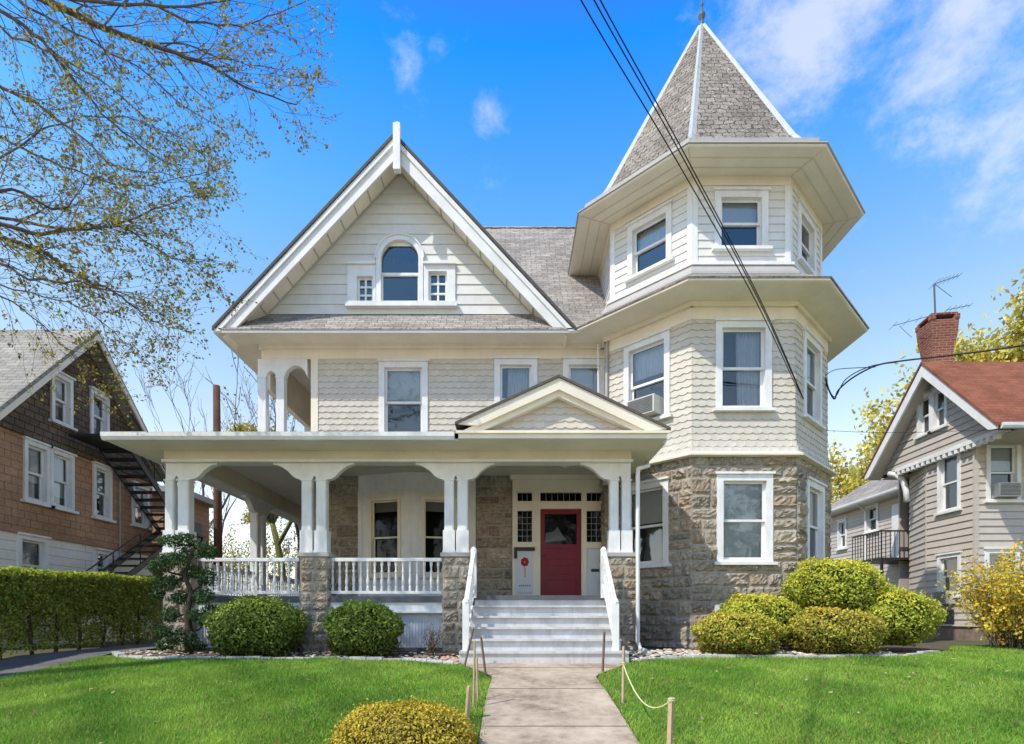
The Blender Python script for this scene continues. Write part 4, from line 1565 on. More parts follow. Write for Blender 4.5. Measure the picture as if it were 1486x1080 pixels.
# ================================================================== AIR CONDITIONERS AND FLAG
def air_con(label, fr, uc, v0, w=.56, h=.36, dep=.32):
    c = fr.p(uc, v0, .05)
    t = thing('air_conditioner', label, 'air conditioner', c, 'window air conditioners')
    mb = MB(); mb.fbox(fr, uc - w / 2, uc + w / 2, v0, v0 + h, -.1, dep)
    obj('casing', mb, ACM, t)
    mb = MB()
    k = 9
    for i in range(k):
        vv = v0 + .04 + (h - .08) * i / (k - 1)
        mb.fbox(fr, uc - w / 2 + .04, uc + w / 2 - .04, vv - .009, vv + .009, dep + .001, dep + .012)
    obj('grille', mb, ACG, t)
    return t

air_con('beige air conditioner in the second floor turret window facing left', octface(TC, A2, -1), A2 / 2 + .02, zr(4.19), .66, .36, .30)

fx0, fx1 = X(746, DM), X(778, DM)
fl = thing('hanging_banner', 'white banner with a red flower hung from a black bracket left of the red door', 'banner', (fx0 + .2, DM - .06, FZ))
mb = MB(); mb.fbox(FD, fx0 + .02, fx1 - .07, zs_(860), zs_(799), .051, .058); obj('cloth', mb, FLAGM, fl)
mb = MB()
mb.fbox(FD, fx0, fx1 - .03, zs_(800), zs_(795), .04, .10); mb.fbox(FD, fx0, fx0 + .07, zs_(811), zs_(800.1), .0585, .10)
obj('bracket', mb, BLACK, fl)
mb = MB()
cx, cz = xs(761.5), zs_(816)
for a in range(7):
    t = a * 2 * math.pi / 7
    ox, oz = cx + .055 * math.cos(t), cz + .06 * math.sin(t)
    pts = [(ox + .042 * math.cos(u * math.pi / 4), DM - .0582, oz + .05 * math.sin(u * math.pi / 4)) for u in range(8)]
    mb.prism(pts, (0, -.002 - .0004 * a, 0))
for i in range(5):
    mb.box(cx - .014 + .008 * (i % 2), cx + .012 + .008 * (i % 2), DM - .0605, DM - .0582, cz - .34 + .045 * i, cz - .31 + .045 * i)
obj('flower_print', mb, REDP, fl)
mb = MB()
for i in range(6):
    mb.box(cx - .13 + i * .045, cx - .10 + i * .045, DM - .0605, DM - .0582, zs_(851.5), zs_(849))
obj('lettering', mb, INK, fl)

# ================================================================== VEGETATION HELPERS
def ellipsoid_core(mb, c, r, col, nu=14, nv=8, jit=.06):
    verts, faces = [], []
    for j in range(nv + 1):
        t = math.pi * j / nv
        for i in range(nu):
            a = 2 * math.pi * i / nu
            k = 1 + random.uniform(-jit, jit)
            verts.append((c[0] + r[0] * k * math.sin(t) * math.cos(a), c[1] + r[1] * k * math.sin(t) * math.sin(a), c[2] + r[2] * k * math.cos(t)))
    for j in range(nv):
        for i in range(nu):
            i2 = (i + 1) % nu
            faces.append((j * nu + i, (j + 1) * nu + i, (j + 1) * nu + i2, j * nu + i2))
    mb.mesh(verts, faces, col)


def join_mesh(name, mb, V, C, mat):
    """builder polygons plus loose leaf quads in one mesh"""
    tri = []
    Vs, Cs = [], []
    for f, c in zip(mb.f, mb.c):
        ids = list(f)
        if len(ids) == 3: ids.append(ids[2])
        for k in range(0, len(ids) - 2, 2):
            q = [ids[0], ids[k + 1], ids[k + 2], ids[min(k + 3, len(ids) - 1)]]
            if len(set(q)) < 4: q = q[:3] + [q[2]]
            Vs.append([mb.v[i] for i in q]); Cs.append(c)
    if Vs:
        V = np.concatenate([np.array(Vs, dtype=np.float64).reshape(-1, 3), V]); C = np.concatenate([np.array(Cs), C])
    return quads_mesh(name, V, C, mat, 4)


def shrub(name, label, cat, c, r, cols, n, leaf, group=None, dark=(.02, .03, .008), shell=.18, mat=None, flatbottom=.0, bump_=.12, topc=None):
    """clipped rounded shrub of many small leaves over a dark core"""
    base = Vector((c[0], c[1], c[2] - r[2]))
    u = rng.normal(size=(n, 3)); u /= np.linalg.norm(u, axis=1)[:, None]
    stray = np.where(rng.random(n) < .035, .05 + .07 * rng.random(n), 0)
    lump = 1 + stray + .032 * rng.normal(size=n) + bump_ * (np.sin(u[:, 0] * 5 + c[0] * 3) * np.cos(u[:, 1] * 4.3 + 1) * .6 + np.sin(u[:, 2] * 6 + u[:, 0] * 4 + c[1]) * .5 + np.sin(u[:, 0] * 11 + u[:, 2] * 9 + c[0]) * .35)
    depth = rng.random(n) ** 2 * shell
    rad = (lump - depth)[:, None]
    # boxy roundness
    p = 2.6
    nrm_p = (np.abs(u) ** p).sum(1) ** (1 / p)
    uu = u / nrm_p[:, None]
    pos = uu * np.array(r) * rad
    pos[:, 2] = np.maximum(pos[:, 2], -r[2] * (1 - flatbottom))
    nr_ = u / np.array(r); nr_ /= np.linalg.norm(nr_, axis=1)[:, None]
    V = leaf_quads(pos + np.array([c[0], c[1], c[2]]) - np.array(base), leaf * (.6 + .8 * rng.random(n)), nr_, 1.0)
    cols = np.array(cols)
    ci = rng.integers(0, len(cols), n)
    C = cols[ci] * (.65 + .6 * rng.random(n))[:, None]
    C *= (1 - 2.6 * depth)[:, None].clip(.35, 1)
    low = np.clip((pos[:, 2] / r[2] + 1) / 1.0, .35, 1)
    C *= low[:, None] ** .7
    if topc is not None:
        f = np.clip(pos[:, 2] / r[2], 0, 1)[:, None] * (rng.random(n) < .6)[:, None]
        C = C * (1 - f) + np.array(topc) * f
    mb = MB()
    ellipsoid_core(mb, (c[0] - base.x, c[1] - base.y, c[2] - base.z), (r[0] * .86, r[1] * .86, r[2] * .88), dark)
    me = join_mesh(name, mb, V, C, mat or NEEDLE)
    o = bpy.data.objects.new(name, me); COL.objects.link(o); o.location = base
    return tag(o, label, cat, group)


def grow(mb, p, dirv, length, r, level, tips, maxl, spread=.55, up=.15, sides=5, seg=.5, kids=4, wig=.16, rmin=.004, shrink=.62):
    n = max(3, int(length / seg))
    path, rad = [Vector(p)], [r]
    dv = Vector(dirv).normalized()
    for i in range(n):
        dv = (dv + Vector((random.gauss(0, wig), random.gauss(0, wig), random.gauss(0, wig) + up * .3))).normalized()
        path.append(path[-1] + dv * (length / n))
        rad.append(max(rmin, r * (1 - .75 * (i + 1) / n)))
    mb.tube(path, rad, max(3, sides), random.choice(BARKC), cap=False)
    if level >= maxl - 1:
        tips.extend(path[1:])
    if level < maxl:
        for k in range(kids):
            t = random.uniform(.25, 1.0) if k < kids - 1 else 1.0
            i = min(n, max(1, int(t * n)))
            base = (path[i] - path[i - 1]).normalized()
            rnd = Vector((random.gauss(0, 1), random.gauss(0, 1), random.gauss(0, 1)))
            side = (rnd - base * rnd.dot(base)).normalized()
            nd = (base + side * spread * random.uniform(.5, 1.3) + Vector((0, 0, up))).normalized()
            grow(mb, path[i], nd, length * shrink * random.uniform(.7, 1.15), max(rmin, rad[i] * .62), level + 1, tips, maxl, spread, up, sides - 1, seg * .7, kids, wig, rmin, shrink)


BARKC = [(.085, .065, .05), (.065, .05, .04), (.105, .08, .06)]


def leafcloud(tips, per, rad, size, cols, loc, flat=.8):
    T = np.array([tuple(t) for t in tips])
    idx = np.repeat(np.arange(len(T)), per)
    pos = T[idx] + rng.normal(size=(len(idx), 3)) * rad
    V = leaf_quads(pos - np.array(loc), size * (.5 + rng.random(len(idx))), None, 1, .6)
    cols = np.array(cols)
    C = cols[rng.integers(0, len(cols), len(idx))] * (.7 + .6 * rng.random(len(idx)))[:, None]
    return V, C


def tree(name, label, loc, h, r, maxl, kids, leaf=None, limb=.42, lean=(0, 0), group=None, spread=.6, trunk_frac=.4, up=.2, seg=.7, bark=None, shrink=.62, rmin=.012):
    global BARKC
    keep = BARKC
    if bark: BARKC = bark
    t = thing(name, label, 'tree', loc, group)
    mb = MB(); tips = []
    p0 = Vector(loc)
    th_ = h * trunk_frac
    path = [p0 + Vector((lean[0] * k / 5, lean[1] * k / 5, th_ * k / 5)) + Vector((random.gauss(0, .03), random.gauss(0, .03), 0)) for k in range(6)]
    tm = MB(); tm.tube(path, [r * (1.15 - .1 * k) for k in range(6)], 8, BARKC[0])
    for k in range(kids + 2):
        a = 2 * math.pi * k / (kids + 2) + random.uniform(-.3, .3)
        i = random.choice([3, 4, 5, 5])
        dv = Vector((math.cos(a) * spread, math.sin(a) * spread, 1))
        grow(mb, path[i], dv, h * limb * random.uniform(.8, 1.2), r * .55, 1, tips, maxl, spread, up, 6, seg, kids, .14, rmin, shrink)
    trunk = obj('trunk', tm, BARK, t, True)
    obj('limbs', mb, BARK, t, True)
    if leaf:
        per, rad_, size, cols = leaf
        V, C = leafcloud(tips, per, rad_, size, cols, loc)
        me = quads_mesh('crown', V, C, LEAF, 4)
        o = bpy.data.objects.new('crown', me); COL.objects.link(o); o.parent = t
    BARKC = keep
    return t


# ================================================================== SHRUBS IN FRONT OF THE HOUSE
def shrub_px(name, label, cx, y0, y1, hw, d, cols, n, leaf, group, **kw):
    s = F / d
    z1, z0 = Z(y0, d), Z(y1, d)
    r = (hw / s, hw / s * .92, (z1 - z0) / 2)
    return shrub(name, label, 'shrub', (X(cx, d), d, (z0 + z1) / 2), r, cols, n, leaf, group, **kw)


DG_ = [(0.182, 0.256, 0.044), (0.246, 0.347, 0.061), (0.329, 0.41, 0.073), (0.132, 0.191, 0.034)]
shrub_px('boxwood_shrub', 'wide dark green clipped shrub left of the porch pillar beside the corner juniper', 374, 869, 952, 60, 9.65, DG_, 15000, .026, 'dark clipped shrubs before the porch', topc=(.26, .34, .04))  # topc puts the sunlit tops of both boxwoods into the leaf colour
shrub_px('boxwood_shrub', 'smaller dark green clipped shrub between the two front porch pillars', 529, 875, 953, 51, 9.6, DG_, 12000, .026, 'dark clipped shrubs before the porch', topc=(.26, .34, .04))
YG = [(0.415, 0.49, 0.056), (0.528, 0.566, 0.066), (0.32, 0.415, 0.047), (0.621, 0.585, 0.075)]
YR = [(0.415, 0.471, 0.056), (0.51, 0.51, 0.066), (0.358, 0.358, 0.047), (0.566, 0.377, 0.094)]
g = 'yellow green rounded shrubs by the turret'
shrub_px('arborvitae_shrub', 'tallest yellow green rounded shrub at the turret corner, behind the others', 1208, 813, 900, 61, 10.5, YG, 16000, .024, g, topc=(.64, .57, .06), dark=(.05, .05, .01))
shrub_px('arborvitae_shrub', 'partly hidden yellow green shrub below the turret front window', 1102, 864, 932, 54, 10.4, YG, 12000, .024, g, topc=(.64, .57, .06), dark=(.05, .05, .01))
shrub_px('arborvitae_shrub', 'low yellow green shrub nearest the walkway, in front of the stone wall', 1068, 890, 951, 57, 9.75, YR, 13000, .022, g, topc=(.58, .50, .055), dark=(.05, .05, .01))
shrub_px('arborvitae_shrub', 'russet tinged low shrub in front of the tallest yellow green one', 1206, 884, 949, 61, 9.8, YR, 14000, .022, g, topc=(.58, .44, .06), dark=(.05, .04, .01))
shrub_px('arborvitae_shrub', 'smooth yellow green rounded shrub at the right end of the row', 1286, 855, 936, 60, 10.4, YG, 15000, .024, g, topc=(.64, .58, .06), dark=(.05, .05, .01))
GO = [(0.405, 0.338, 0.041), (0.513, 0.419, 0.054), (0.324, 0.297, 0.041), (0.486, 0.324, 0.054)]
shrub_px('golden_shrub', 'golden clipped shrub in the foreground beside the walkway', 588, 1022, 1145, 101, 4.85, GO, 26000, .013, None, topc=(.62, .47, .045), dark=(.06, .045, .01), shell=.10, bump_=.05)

# forsythia on the right
def forsythia():
    d = 10.6
    c = Vector((X(1480, d), d, zg(d)))
    t = thing('forsythia_bush', 'loose twiggy bush with orange yellow flowers in front of the grey neighbour house', 'bush', c)
    mb = MB(); tips = []
    for k in range(110):
        a = random.uniform(0, 6.28); lean = random.uniform(.05, .5)
        dv = Vector((math.cos(a) * lean, math.sin(a) * lean, 1))
        p0 = c + Vector((math.cos(a) * random.uniform(0, .45), math.sin(a) * random.uniform(0, .45), 0))
        grow(mb, p0, dv, random.uniform(.85, 1.45), .010, 1, tips, 2, .5, .05, 4, .2, 3, .10, .0025, .45)
    obj('stems', mb, BARK, t)
    T = [p for p in tips if (p.z - c.z) > .35 or random.random() < .25]
    V, C = leafcloud(T, 12, .05, .028, [(.78, .60, .05), (.74, .52, .05), (.66, .58, .09), (.66, .42, .08), (.44, .42, .10)], c)
    me = quads_mesh('flowers', V, C, LEAF); o = bpy.data.objects.new('flowers', me); COL.objects.link(o); o.parent = t
forsythia()

def bare_bush():
    d = 9.35
    c = Vector((X(628, d), d, zg(d)))
    t = thing('small_bush', 'small twiggy bush with pale reddish buds beside the stair pillar', 'bush', c)
    mb = MB(); tips = []
    for k in range(14):
        a = random.uniform(0, 6.28); lean = random.uniform(.1, .6)
        grow(mb, c, Vector((math.cos(a) * lean, math.sin(a) * lean, 1)), random.uniform(.25, .42), .006, 1, tips, 2, .5, .05, 4, .1, 3, .15, .002, .5)
    obj('stems', mb, BARK, t)
    V, C = leafcloud(tips, 5, .02, .014, [(.30, .16, .12), (.34, .28, .18), (.20, .22, .07)], c)
    me = quads_mesh('buds', V, C, LEAF); o = bpy.data.objects.new('buds', me); COL.objects.link(o); o.parent = t
bare_bush()

# trained juniper at the corner
def juniper():
    d = 9.75
    c = Vector((X(268, d), d, zg(d)))
    t = thing('juniper_tree', 'dark green cloud pruned juniper at the porch corner', 'tree', c)
    tm = MB()
    tr = [P(268, 948, d), P(270, 920, d), P(265, 890, d), P(272, 860, d), P(262, 835, d), P(270, 810, d), P(276, 790, d)]
    tr = [q + Vector((0, .12, 0)) for q in tr]
    tm.tube(tr, [.075, .06, .055, .045, .035, .03, .02], 7, BARKC[0])
    clumps = [(283, 797, 28, 15), (247, 785, 20, 10), (255, 812, 24, 13), (305, 802, 14, 11), (232, 822, 20, 14), (278, 830, 20, 12), (300, 838, 16, 16), (243, 845, 22, 13),
              (296, 866, 17, 15), (262, 868, 18, 12), (230, 862, 12, 10), (306, 885, 14, 9), (282, 893, 12, 10), (246, 893, 14, 14), (298, 904, 10, 7), (262, 925, 26, 14), (236, 915, 12, 12), (284, 938, 18, 10), (240, 936, 18, 10), (268, 780, 16, 8)]
    Ps, Ns = [], []
    core = MB()
    for (px, py, a, b) in clumps:
        dd = d + random.uniform(-.3, .3)
        q = P(px, py, dd); s = F / dd
        rx, rz = a / s * 1.05, b / s
        a, b = a * .84, b * .84
        rx, rz = a / s * 1.05, b / s
        k = int(760 * (a * b) / 300) + 120
        u = rng.normal(size=(k, 3)); u /= np.linalg.norm(u, axis=1)[:, None]
        pos = u * np.array([rx, rx * .9, rz]) * (.55 + .55 * rng.random(k))[:, None]
        Ps.append(pos + np.array(q)); Ns.append(u)
        near = min(tr, key=lambda w: (w - q).length)
        core.tube([near, near.lerp(q, .6) + Vector((0, 0, -.04)), q], [.022, .016, .008], 5, BARKC[1])
    pos = np.concatenate(Ps); nn = np.concatenate(Ns)
    V = leaf_quads(pos - np.array(c), .028 * (.6 + .8 * rng.random(len(pos))), nn, 1.2, .35)
    cols = np.array([(.035, .085, .03), (.055, .12, .035), (.085, .15, .04), (.02, .05, .02)])
    C = cols[rng.integers(0, 4, len(pos))] * (.6 + .8 * rng.random(len(pos)))[:, None]
    obj('trunk', tm, BARK, t, True); obj('limbs', core, BARK, t, True)
    me = quads_mesh('foliage', V, C, NEEDLE); o = bpy.data.objects.new('foliage', me); COL.objects.link(o); o.parent = t
juniper()

# hedge
def hedge():
    x0, x1, d0, d1 = -9.05, -8.2, 6.4, 13.2
    c = Vector((x1, (d0 + d1) / 2, zg(9.5)))
    t = thing('hedge', 'long green hedge with bare lower stems along the driveway', 'hedge', c)
    n = 80000
    u = rng.random((n, 3))
    face = rng.random(n)
    x = np.where(face < .62, x1 - .28 * u[:, 0] ** 2, x0 + (x1 - x0) * u[:, 0])
    d = d0 + (d1 - d0) * u[:, 1]
    g0 = np.interp(d, _gd, _gz) + EZ
    top = EZ + .80 + .13 * (d - 9.1) / 4 + .035 * vnoise(d, d * .3, 3, 2)
    zf = np.where(face < .62, u[:, 2] ** .75, 1 - .10 * u[:, 2] ** 2)
    z = g0 + .05 + (top - g0 - .05) * zf
    x = x + .07 * vnoise(d, z, 4, 1) + rng.normal(size=n) * .03
    z = z + rng.normal(size=n) * .015
    dens = np.where(zf < .5, .40 + .38 * (vnoise(d, z, 5, 3) > -.1), 1)
    keep = rng.random(n) < dens
    pos = np.stack([x, d, z], 1)[keep]; zf = zf[keep]; m = len(pos)
    nn = np.tile(np.array([.7, -.1, .5]), (m, 1))
    V = leaf_quads(pos - np.array(c), .030 * (.6 + .8 * rng.random(m)), nn, 1.1)
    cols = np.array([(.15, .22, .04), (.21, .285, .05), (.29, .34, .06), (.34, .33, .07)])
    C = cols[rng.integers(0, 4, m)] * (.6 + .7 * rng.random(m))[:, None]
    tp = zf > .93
    C[tp] = C[tp] * np.array([1.9, 1.8, 1.4])  # sunlit hedge top painted as brighter, yellower leaves
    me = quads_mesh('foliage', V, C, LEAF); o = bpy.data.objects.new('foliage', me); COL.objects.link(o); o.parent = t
    dd = d0 + .2
    core = MB(); core.box(x0 + .2, x1 - .22, d0 + .1, d1 - .1, zg(9) + .72, zg(9) + 1.2, (.018, .028, .008))  # solid near-black box colours in the shade inside the hedge
    obj('dark_core', core, NEEDLE, t)
    while dd < d1:
        mb = MB()
        p = Vector((x1 - .06 + random.uniform(-.08, .05), dd, zg(dd) - .02))
        tips = []
        mb.tube([p, p + Vector((random.uniform(-.06, .06), random.uniform(-.06, .06), .35)), p + Vector((random.uniform(-.1, .1), random.uniform(-.1, .1), .95))], [.032, .026, .014], 6, BARKC[0])
        for k in range(3):
            mb.tube([p + Vector((0, 0, .2 + .1 * k)), p + Vector((random.uniform(-.1, .15), random.uniform(-.25, .25), .6 + .1 * k))], [.014, .006], 4, BARKC[1])
        obj('stem', mb, BARK, t, True)
        dd += random.uniform(.42, .62)
hedge()

def fallen_leaves():
    n = 420
    d = 4.6 + 4.6 * rng.random(n)
    x = np.where(rng.random(n) < .35, -6 + 5.5 * rng.random(n), 1.3 + 6.5 * rng.random(n))
    k = (np.abs(x / d) < .95)
    x, d = x[k], d[k]
    z = np.interp(d, _gd, _gz) + EZ + .035 + .02 * rng.random(len(x))
    V = leaf_quads(np.stack([x, d, z], 1), .016 + .022 * rng.random(len(x)), np.tile(np.array([0, 0, 1.0]), (len(x), 1)), .5, .6)
    cc = np.array([(.30, .17, .07), (.42, .30, .14), (.22, .12, .05), (.50, .42, .22)])
    C = cc[rng.integers(0, 4, len(x))]
    o = bpy.data.objects.new('fallen_leaves', quads_mesh('fallen_leaves', V, C, LEAF)); COL.objects.link(o)
    o['kind'] = 'stuff'; o['label'] = 'scattered dry brown leaves lying on the lawns'; o['category'] = 'leaves'
fallen_leaves()


def mirror_trees():
    # out-of-view trees added behind the viewpoint for the window panes to mirror
    mb = MB(); tips = []
    for i in range(9):
        p = Vector((-40 + i * 10 + random.uniform(-2, 2), -30 + random.uniform(-4, 4), zg(-20)))
        mb.tube([p, p + Vector((random.uniform(-.4, .4), 0, 4)), p + Vector((0, 0, 8))], [.35, .28, .2], 7, BARKC[0])
        for k in range(6):
            a = k * 1.05 + random.uniform(-.3, .3)
            grow(mb, p + Vector((0, 0, random.uniform(4, 8))), Vector((math.cos(a) * .8, math.sin(a) * .8, .9)), random.uniform(5, 8), .16, 1, tips, 3, .6, .15, 5, 1.2, 3, .14, .03, .6)
    V, C = leafcloud(tips, 7, .55, .22, [(.07, .10, .03), (.10, .13, .04), (.13, .13, .05)], (0, 0, 0))
    o = bpy.data.objects.new('woodland', join_mesh('woodland', mb, V, C, LEAF)); COL.objects.link(o)
    o['kind'] = 'stuff'; o['label'] = 'unseen row of green trees added across the road for the panes to mirror'; o['category'] = 'trees'
mirror_trees()

# pebbles, edging stones
def pebbles():
    mb = MB()
    def peb(x, d, s, col):
        z = zg(d) + s * .2
        pts = []
        a0 = random.uniform(0, 6)
        ring = [(x + s * math.cos(a0 + k * 1.047) * random.uniform(.8, 1.2), d + s * .8 * math.sin(a0 + k * 1.047) * random.uniform(.8, 1.2), z + random.uniform(-.1, .2) * s) for k in range(6)]
        ring2 = [((p[0] - x) * .6 + x, (p[1] - d) * .6 + d, z + s * .45) for p in ring]
        vs = ring + ring2 + [(x, d, z + s * .55)]
        fs = [(k, (k + 1) % 6, 6 + (k + 1) % 6, 6 + k) for k in range(6)] + [(6 + k, 6 + (k + 1) % 6, 12) for k in range(6)]
        mb.mesh(vs, fs, col)
    pal = [(.62, .57, .48), (.50, .43, .33), (.70, .66, .58), (.40, .33, .26), (.55, .44, .34)]
    for i in range(900):
        x = random.uniform(1.85, 6.5); f = bed_front_r(x)
        d = f + random.random() ** 1.5 * 1.3
        peb(x, d, random.uniform(.02, .055), random.choice(pal))
    for i in range(500):
        x = random.uniform(-6.9, -.8); f = bed_front(x)
        d = f + random.random() * .9
        peb(x, d, random.uniform(.015, .04), random.choice(pal[1:] + [(.25, .15, .1), (.35, .2, .14)]))
    for i in range(24):
        x = random.uniform(-1.55, -.8)
        peb(x, bed_front(x) + random.uniform(.1, .5), random.uniform(.03, .06), random.choice([(.5, .25, .18), (.55, .33, .22), (.5, .42, .36)]))
    o = obj('pebbles', mb, PEB)
    o['kind'] = 'stuff'; o['label'] = 'pale pebbles spread in the planting beds'; o['category'] = 'pebbles'
pebbles()

def edging(label, pts_fn, x0, x1, group=None):
    mb = MB()
    x = x0
    while x < x1:
        w = random.uniform(.16, .34)
        a, b = (x, pts_fn(x)), (min(x1, x + w), pts_fn(min(x1, x + w)))
        u = Vector((b[0] - a[0], b[1] - a[1], 0)); L = u.length; u.normalize()
        fr = Fr((a[0], a[1], 0), u, Vector((u.y, -u.x, 0)))
        z = zg(a[1])
        c = random.uniform(.42, .66)
        mb.fbox(fr, .008, L - .008, z - .05, z + random.uniform(.03, .055), -.07, .03, (c, c * .96, c * .9))
        x += w
    o = obj('edging_stones', mb, PEB)
    return tag(o, label, 'edging')
edging('row of pale edging stones between the left lawn and the porch bed', bed_front, -6.9, -.8)
edging('thin row of pale edging stones along the bed below the turret', bed_front_r, 2.0, 7.4)

# ================================================================== STAKES AND ROPE
stake_lab = [
    (672, 968, 687, 912, .016, STAKED, 'dark leaning stake at the left foot of the stairs, nearest the pillar'),
    (706, 982, 698, 924, .016, STAKED, 'dark leaning stake just inside the left lawn corner by the stairs'),
    (687, 1028, 689, 930, .013, STAKE, 'tall thin pale stake on the left of the walkway'),
    (694, 1019, 692, 954, .013, STAKE, 'shorter thin stake set close beside the tall pale one'),
    (676, 1045, 681, 995, .024, STAKE, 'thick pale stake behind the golden shrub'),
    (874, 977, 877, 917, .018, STAKED, 'dark stake at the right foot of the stairs'),
    (904, 1021, 905, 938, .018, STAKE, 'tan stake right of the walkway holding the far end of the rope'),
    (971, 1096, 974, 1012, .026, STAKE, 'thick stake nearest the camera on the right, holding the rope')]
stake_pts = []
for (bx, by, tx, ty, r, m, lab) in stake_lab:
    d = ground_d(by)
    b = P(bx, by, d); b.z = zg(d) - .08
    tp = P(tx, ty, d + random.uniform(-.06, .06))
    mb = MB(); mb.tube([b, b.lerp(tp, .5), tp + (b - tp).normalized() * .012, tp], [r, r, r * .95, r * .6], 4)
    o = obj('wooden_stake', mb, m, None, False, b)
    tag(o, lab, 'stake', 'wooden stakes along the walkway')
    stake_pts.append((b, tp))
a = stake_pts[6][0].lerp(stake_pts[6][1], .72); b = stake_pts[7][1] + Vector((0, 0, -.02))
mid_ = [a]
for i in range(1, 16):
    t = i / 15
    q = a.lerp(b, t); q.z -= .235 * math.sin(math.pi * t) ** .85
    mid_.append(q)
mb = MB(); mb.tube(mid_, .0075, 6)
for tt, (b0, t0) in ((.72, stake_pts[6]),):
    q = b0.lerp(t0, tt)
    mb.tube([q + Vector((.021 * math.cos(k * .8), .021 * math.sin(k * .8), .002 * k - .01)) for k in range(18)], .006, 5)
mb.tube([b + Vector((.028 * math.cos(k * .8), .028 * math.sin(k * .8), .002 * k - .02)) for k in range(18)], .006, 5)
o = obj('rope', mb, ROPE, None, True)
tag(o, 'pale yellow green rope sagging between two stakes on the right lawn', 'rope')

# ================================================================== OVERHEAD CABLES
def cable(name, pts, r, label, n=30, sag=0, group=None):
    path = []
    if len(pts) == 2:
        for i in range(n + 1):
            t = i / n
            q = Vector(pts[0]).lerp(Vector(pts[1]), t); q.z -= sag * 4 * t * (1 - t)
            path.append(q)
    else:
        pts = [Vector(p) for p in pts]
        for i in range(len(pts) - 1):
            p0, p1, p2, p3 = pts[max(i - 1, 0)], pts[i], pts[i + 1], pts[min(i + 2, len(pts) - 1)]
            for k in range(8):
                t = k / 8
                path.append(.5 * ((2 * p1) + (p2 - p0) * t + (2 * p0 - 5 * p1 + 4 * p2 - p3) * t * t + (3 * p1 - p0 - 3 * p2 + p3) * t ** 3))
        path.append(pts[-1])
    mb = MB(); mb.tube(path, r, 5)
    o = obj(name, mb, CABLE, None, True)
    return tag(o, label, 'cable', group)
def img_line(ax, ay, da, bx, by, db, ext):
    p, q = P(ax, ay, da), P(bx, by, db)
    return q, p
gw = 'overhead wires running to the turret'
for (x0, x1, y1, d1, lab) in ((843, 1160, 571, 11.45, 'overhead wire furthest left of the three crossing in front of the turret'),
                              (862, 1163, 574, 11.48, 'middle overhead wire of the three crossing in front of the turret'),
                              (871, 1166, 579, 11.52, 'overhead wire furthest right of the three crossing in front of the turret')):
    e = P(x1, y1, d1)
    s_ = P(x0 - 170, -330, 4.0)
    mid = P((x0), 0, 6.4); mid2 = P(x0 + (x1 - x0) * .44, y1 * .41, 8.1); mid3 = P(x0 + (x1 - x0) * .80, y1 * .765, 9.75)
    far = s_ + (s_ - mid).normalized() * 9
    cable('overhead_wire', [far, s_, mid, mid2, mid3, e], .0085, lab, group=gw)
dl = 12.55
loop = [P(1198, 548, dl), P(1203, 566, dl - .05), P(1211, 579, dl - .1), P(1217, 566, dl - .15), P(1238, 548, dl - .3), P(1271, 531, dl - .6), P(1308, 524, dl - .9), P(1386, 515, dl - 1.5), P(1486, 501, dl - 2.2), P(1640, 470, dl - 3)]
cable('service_cable', loop, .017, 'thick black service cable looping from the turret side towards the right')
cable('service_cable', [P(1198, 556, dl), P(1205, 570, dl), P(1213, 575, dl - .1), P(1228, 550, dl - .2), P(1262, 532, dl - .5), P(1300, 526, dl - .85)], .011, 'inner thinner strand of the cable loop at the turret side')
cable('service_cable', [P(1198, 545, dl), P(1216, 536, dl), P(1270, 533, dl - .6)], .008, 'short tie strand above the cable loop at the turret side')
cable('telephone_wire', [P(1198, 625, dl), P(1300, 628, dl - .6), P(1486, 622, dl - 1.5), P(1600, 615, dl - 2)], .005, 'thin wire crossing low before the grey neighbour house')

# ================================================================== RIGHT NEIGHBOUR
RH = thing('neighbour_house', 'grey clapboard neighbour house with red shingle roof and white trimmed gable', 'house', (14, 17, zg(15)))
XW = 12.35
dF = 15.14
g0 = zg(15)
frF = Fr((XW, dF, 0), (1, 0, 0), (0, -1, 0))
frS = Fr((XW, 16.96, 0), (0, -1, 0), (-1, 0, 0))              # u from far to near
cx_, cy_ = 12.95, 18.5
Uc = Vector((XW - cx_, 16.96 - cy_, 0)); Lc = Uc.length; Uc.normalize()
frC = Fr((cx_, cy_, 0), Uc, (Uc.y, -Uc.x, 0))
zE = zr(4.75)
of, os_ = [], []
def wpx(fr, flip, *a): pass
of.append(window(RH, frF, X(1455, dF) - XW, zr(3.12), .92, 1.58, .11, [('shade', .55)]))
of.append(window(RH, frF, X(1453, dF) - XW, zr(.55), .92, 1.28, .11, [('blind', .3)]))
of.append(window(RH, frF, 3.4, zr(3.12), .92, 1.58, .11, [('shade', .5)]))
def uS(px): return 16.96 - XW * F / (px - PX)
os_.append(window(RH, frS, (uS(1363) + uS(1394)) / 2, zr(3.02), .84, 1.66, .10, [('shade', .5)]))
os_.append(window(RH, frS, (uS(1362) + uS(1397)) / 2 - .02, zr(.62), .86, 1.18, .10, [('blind', .0)]))
mb = MB()
siding(mb, frF, lambda v: (0, 9), g0 + .35, zE, .19, of, .030, None, 0, .04)
siding(mb, frS, lambda v: (0, 16.96 - dF), g0 + .35, zE, .19, os_, .030, None, 0, .04)
siding(mb, frC, lambda v: (0, Lc), g0 + .35, zE, .19, [], .030, None, 0, .04)
mainw = obj('siding_wall', mb, TAUPE, RH)
mb = MB()
mb.fbox(frF, -.01, .07, g0 + .35, zE, -.01, .026); mb.fbox(frS, 16.96 - dF - .07, 16.96 - dF + .01, g0 + .35, zE, -.01, .0262)
mb.fbox(frS, .0, .05, g0 + .35, zE, -.01, .024)
obj('corner_board', mb, TAUPE, RH)
mb = MB()
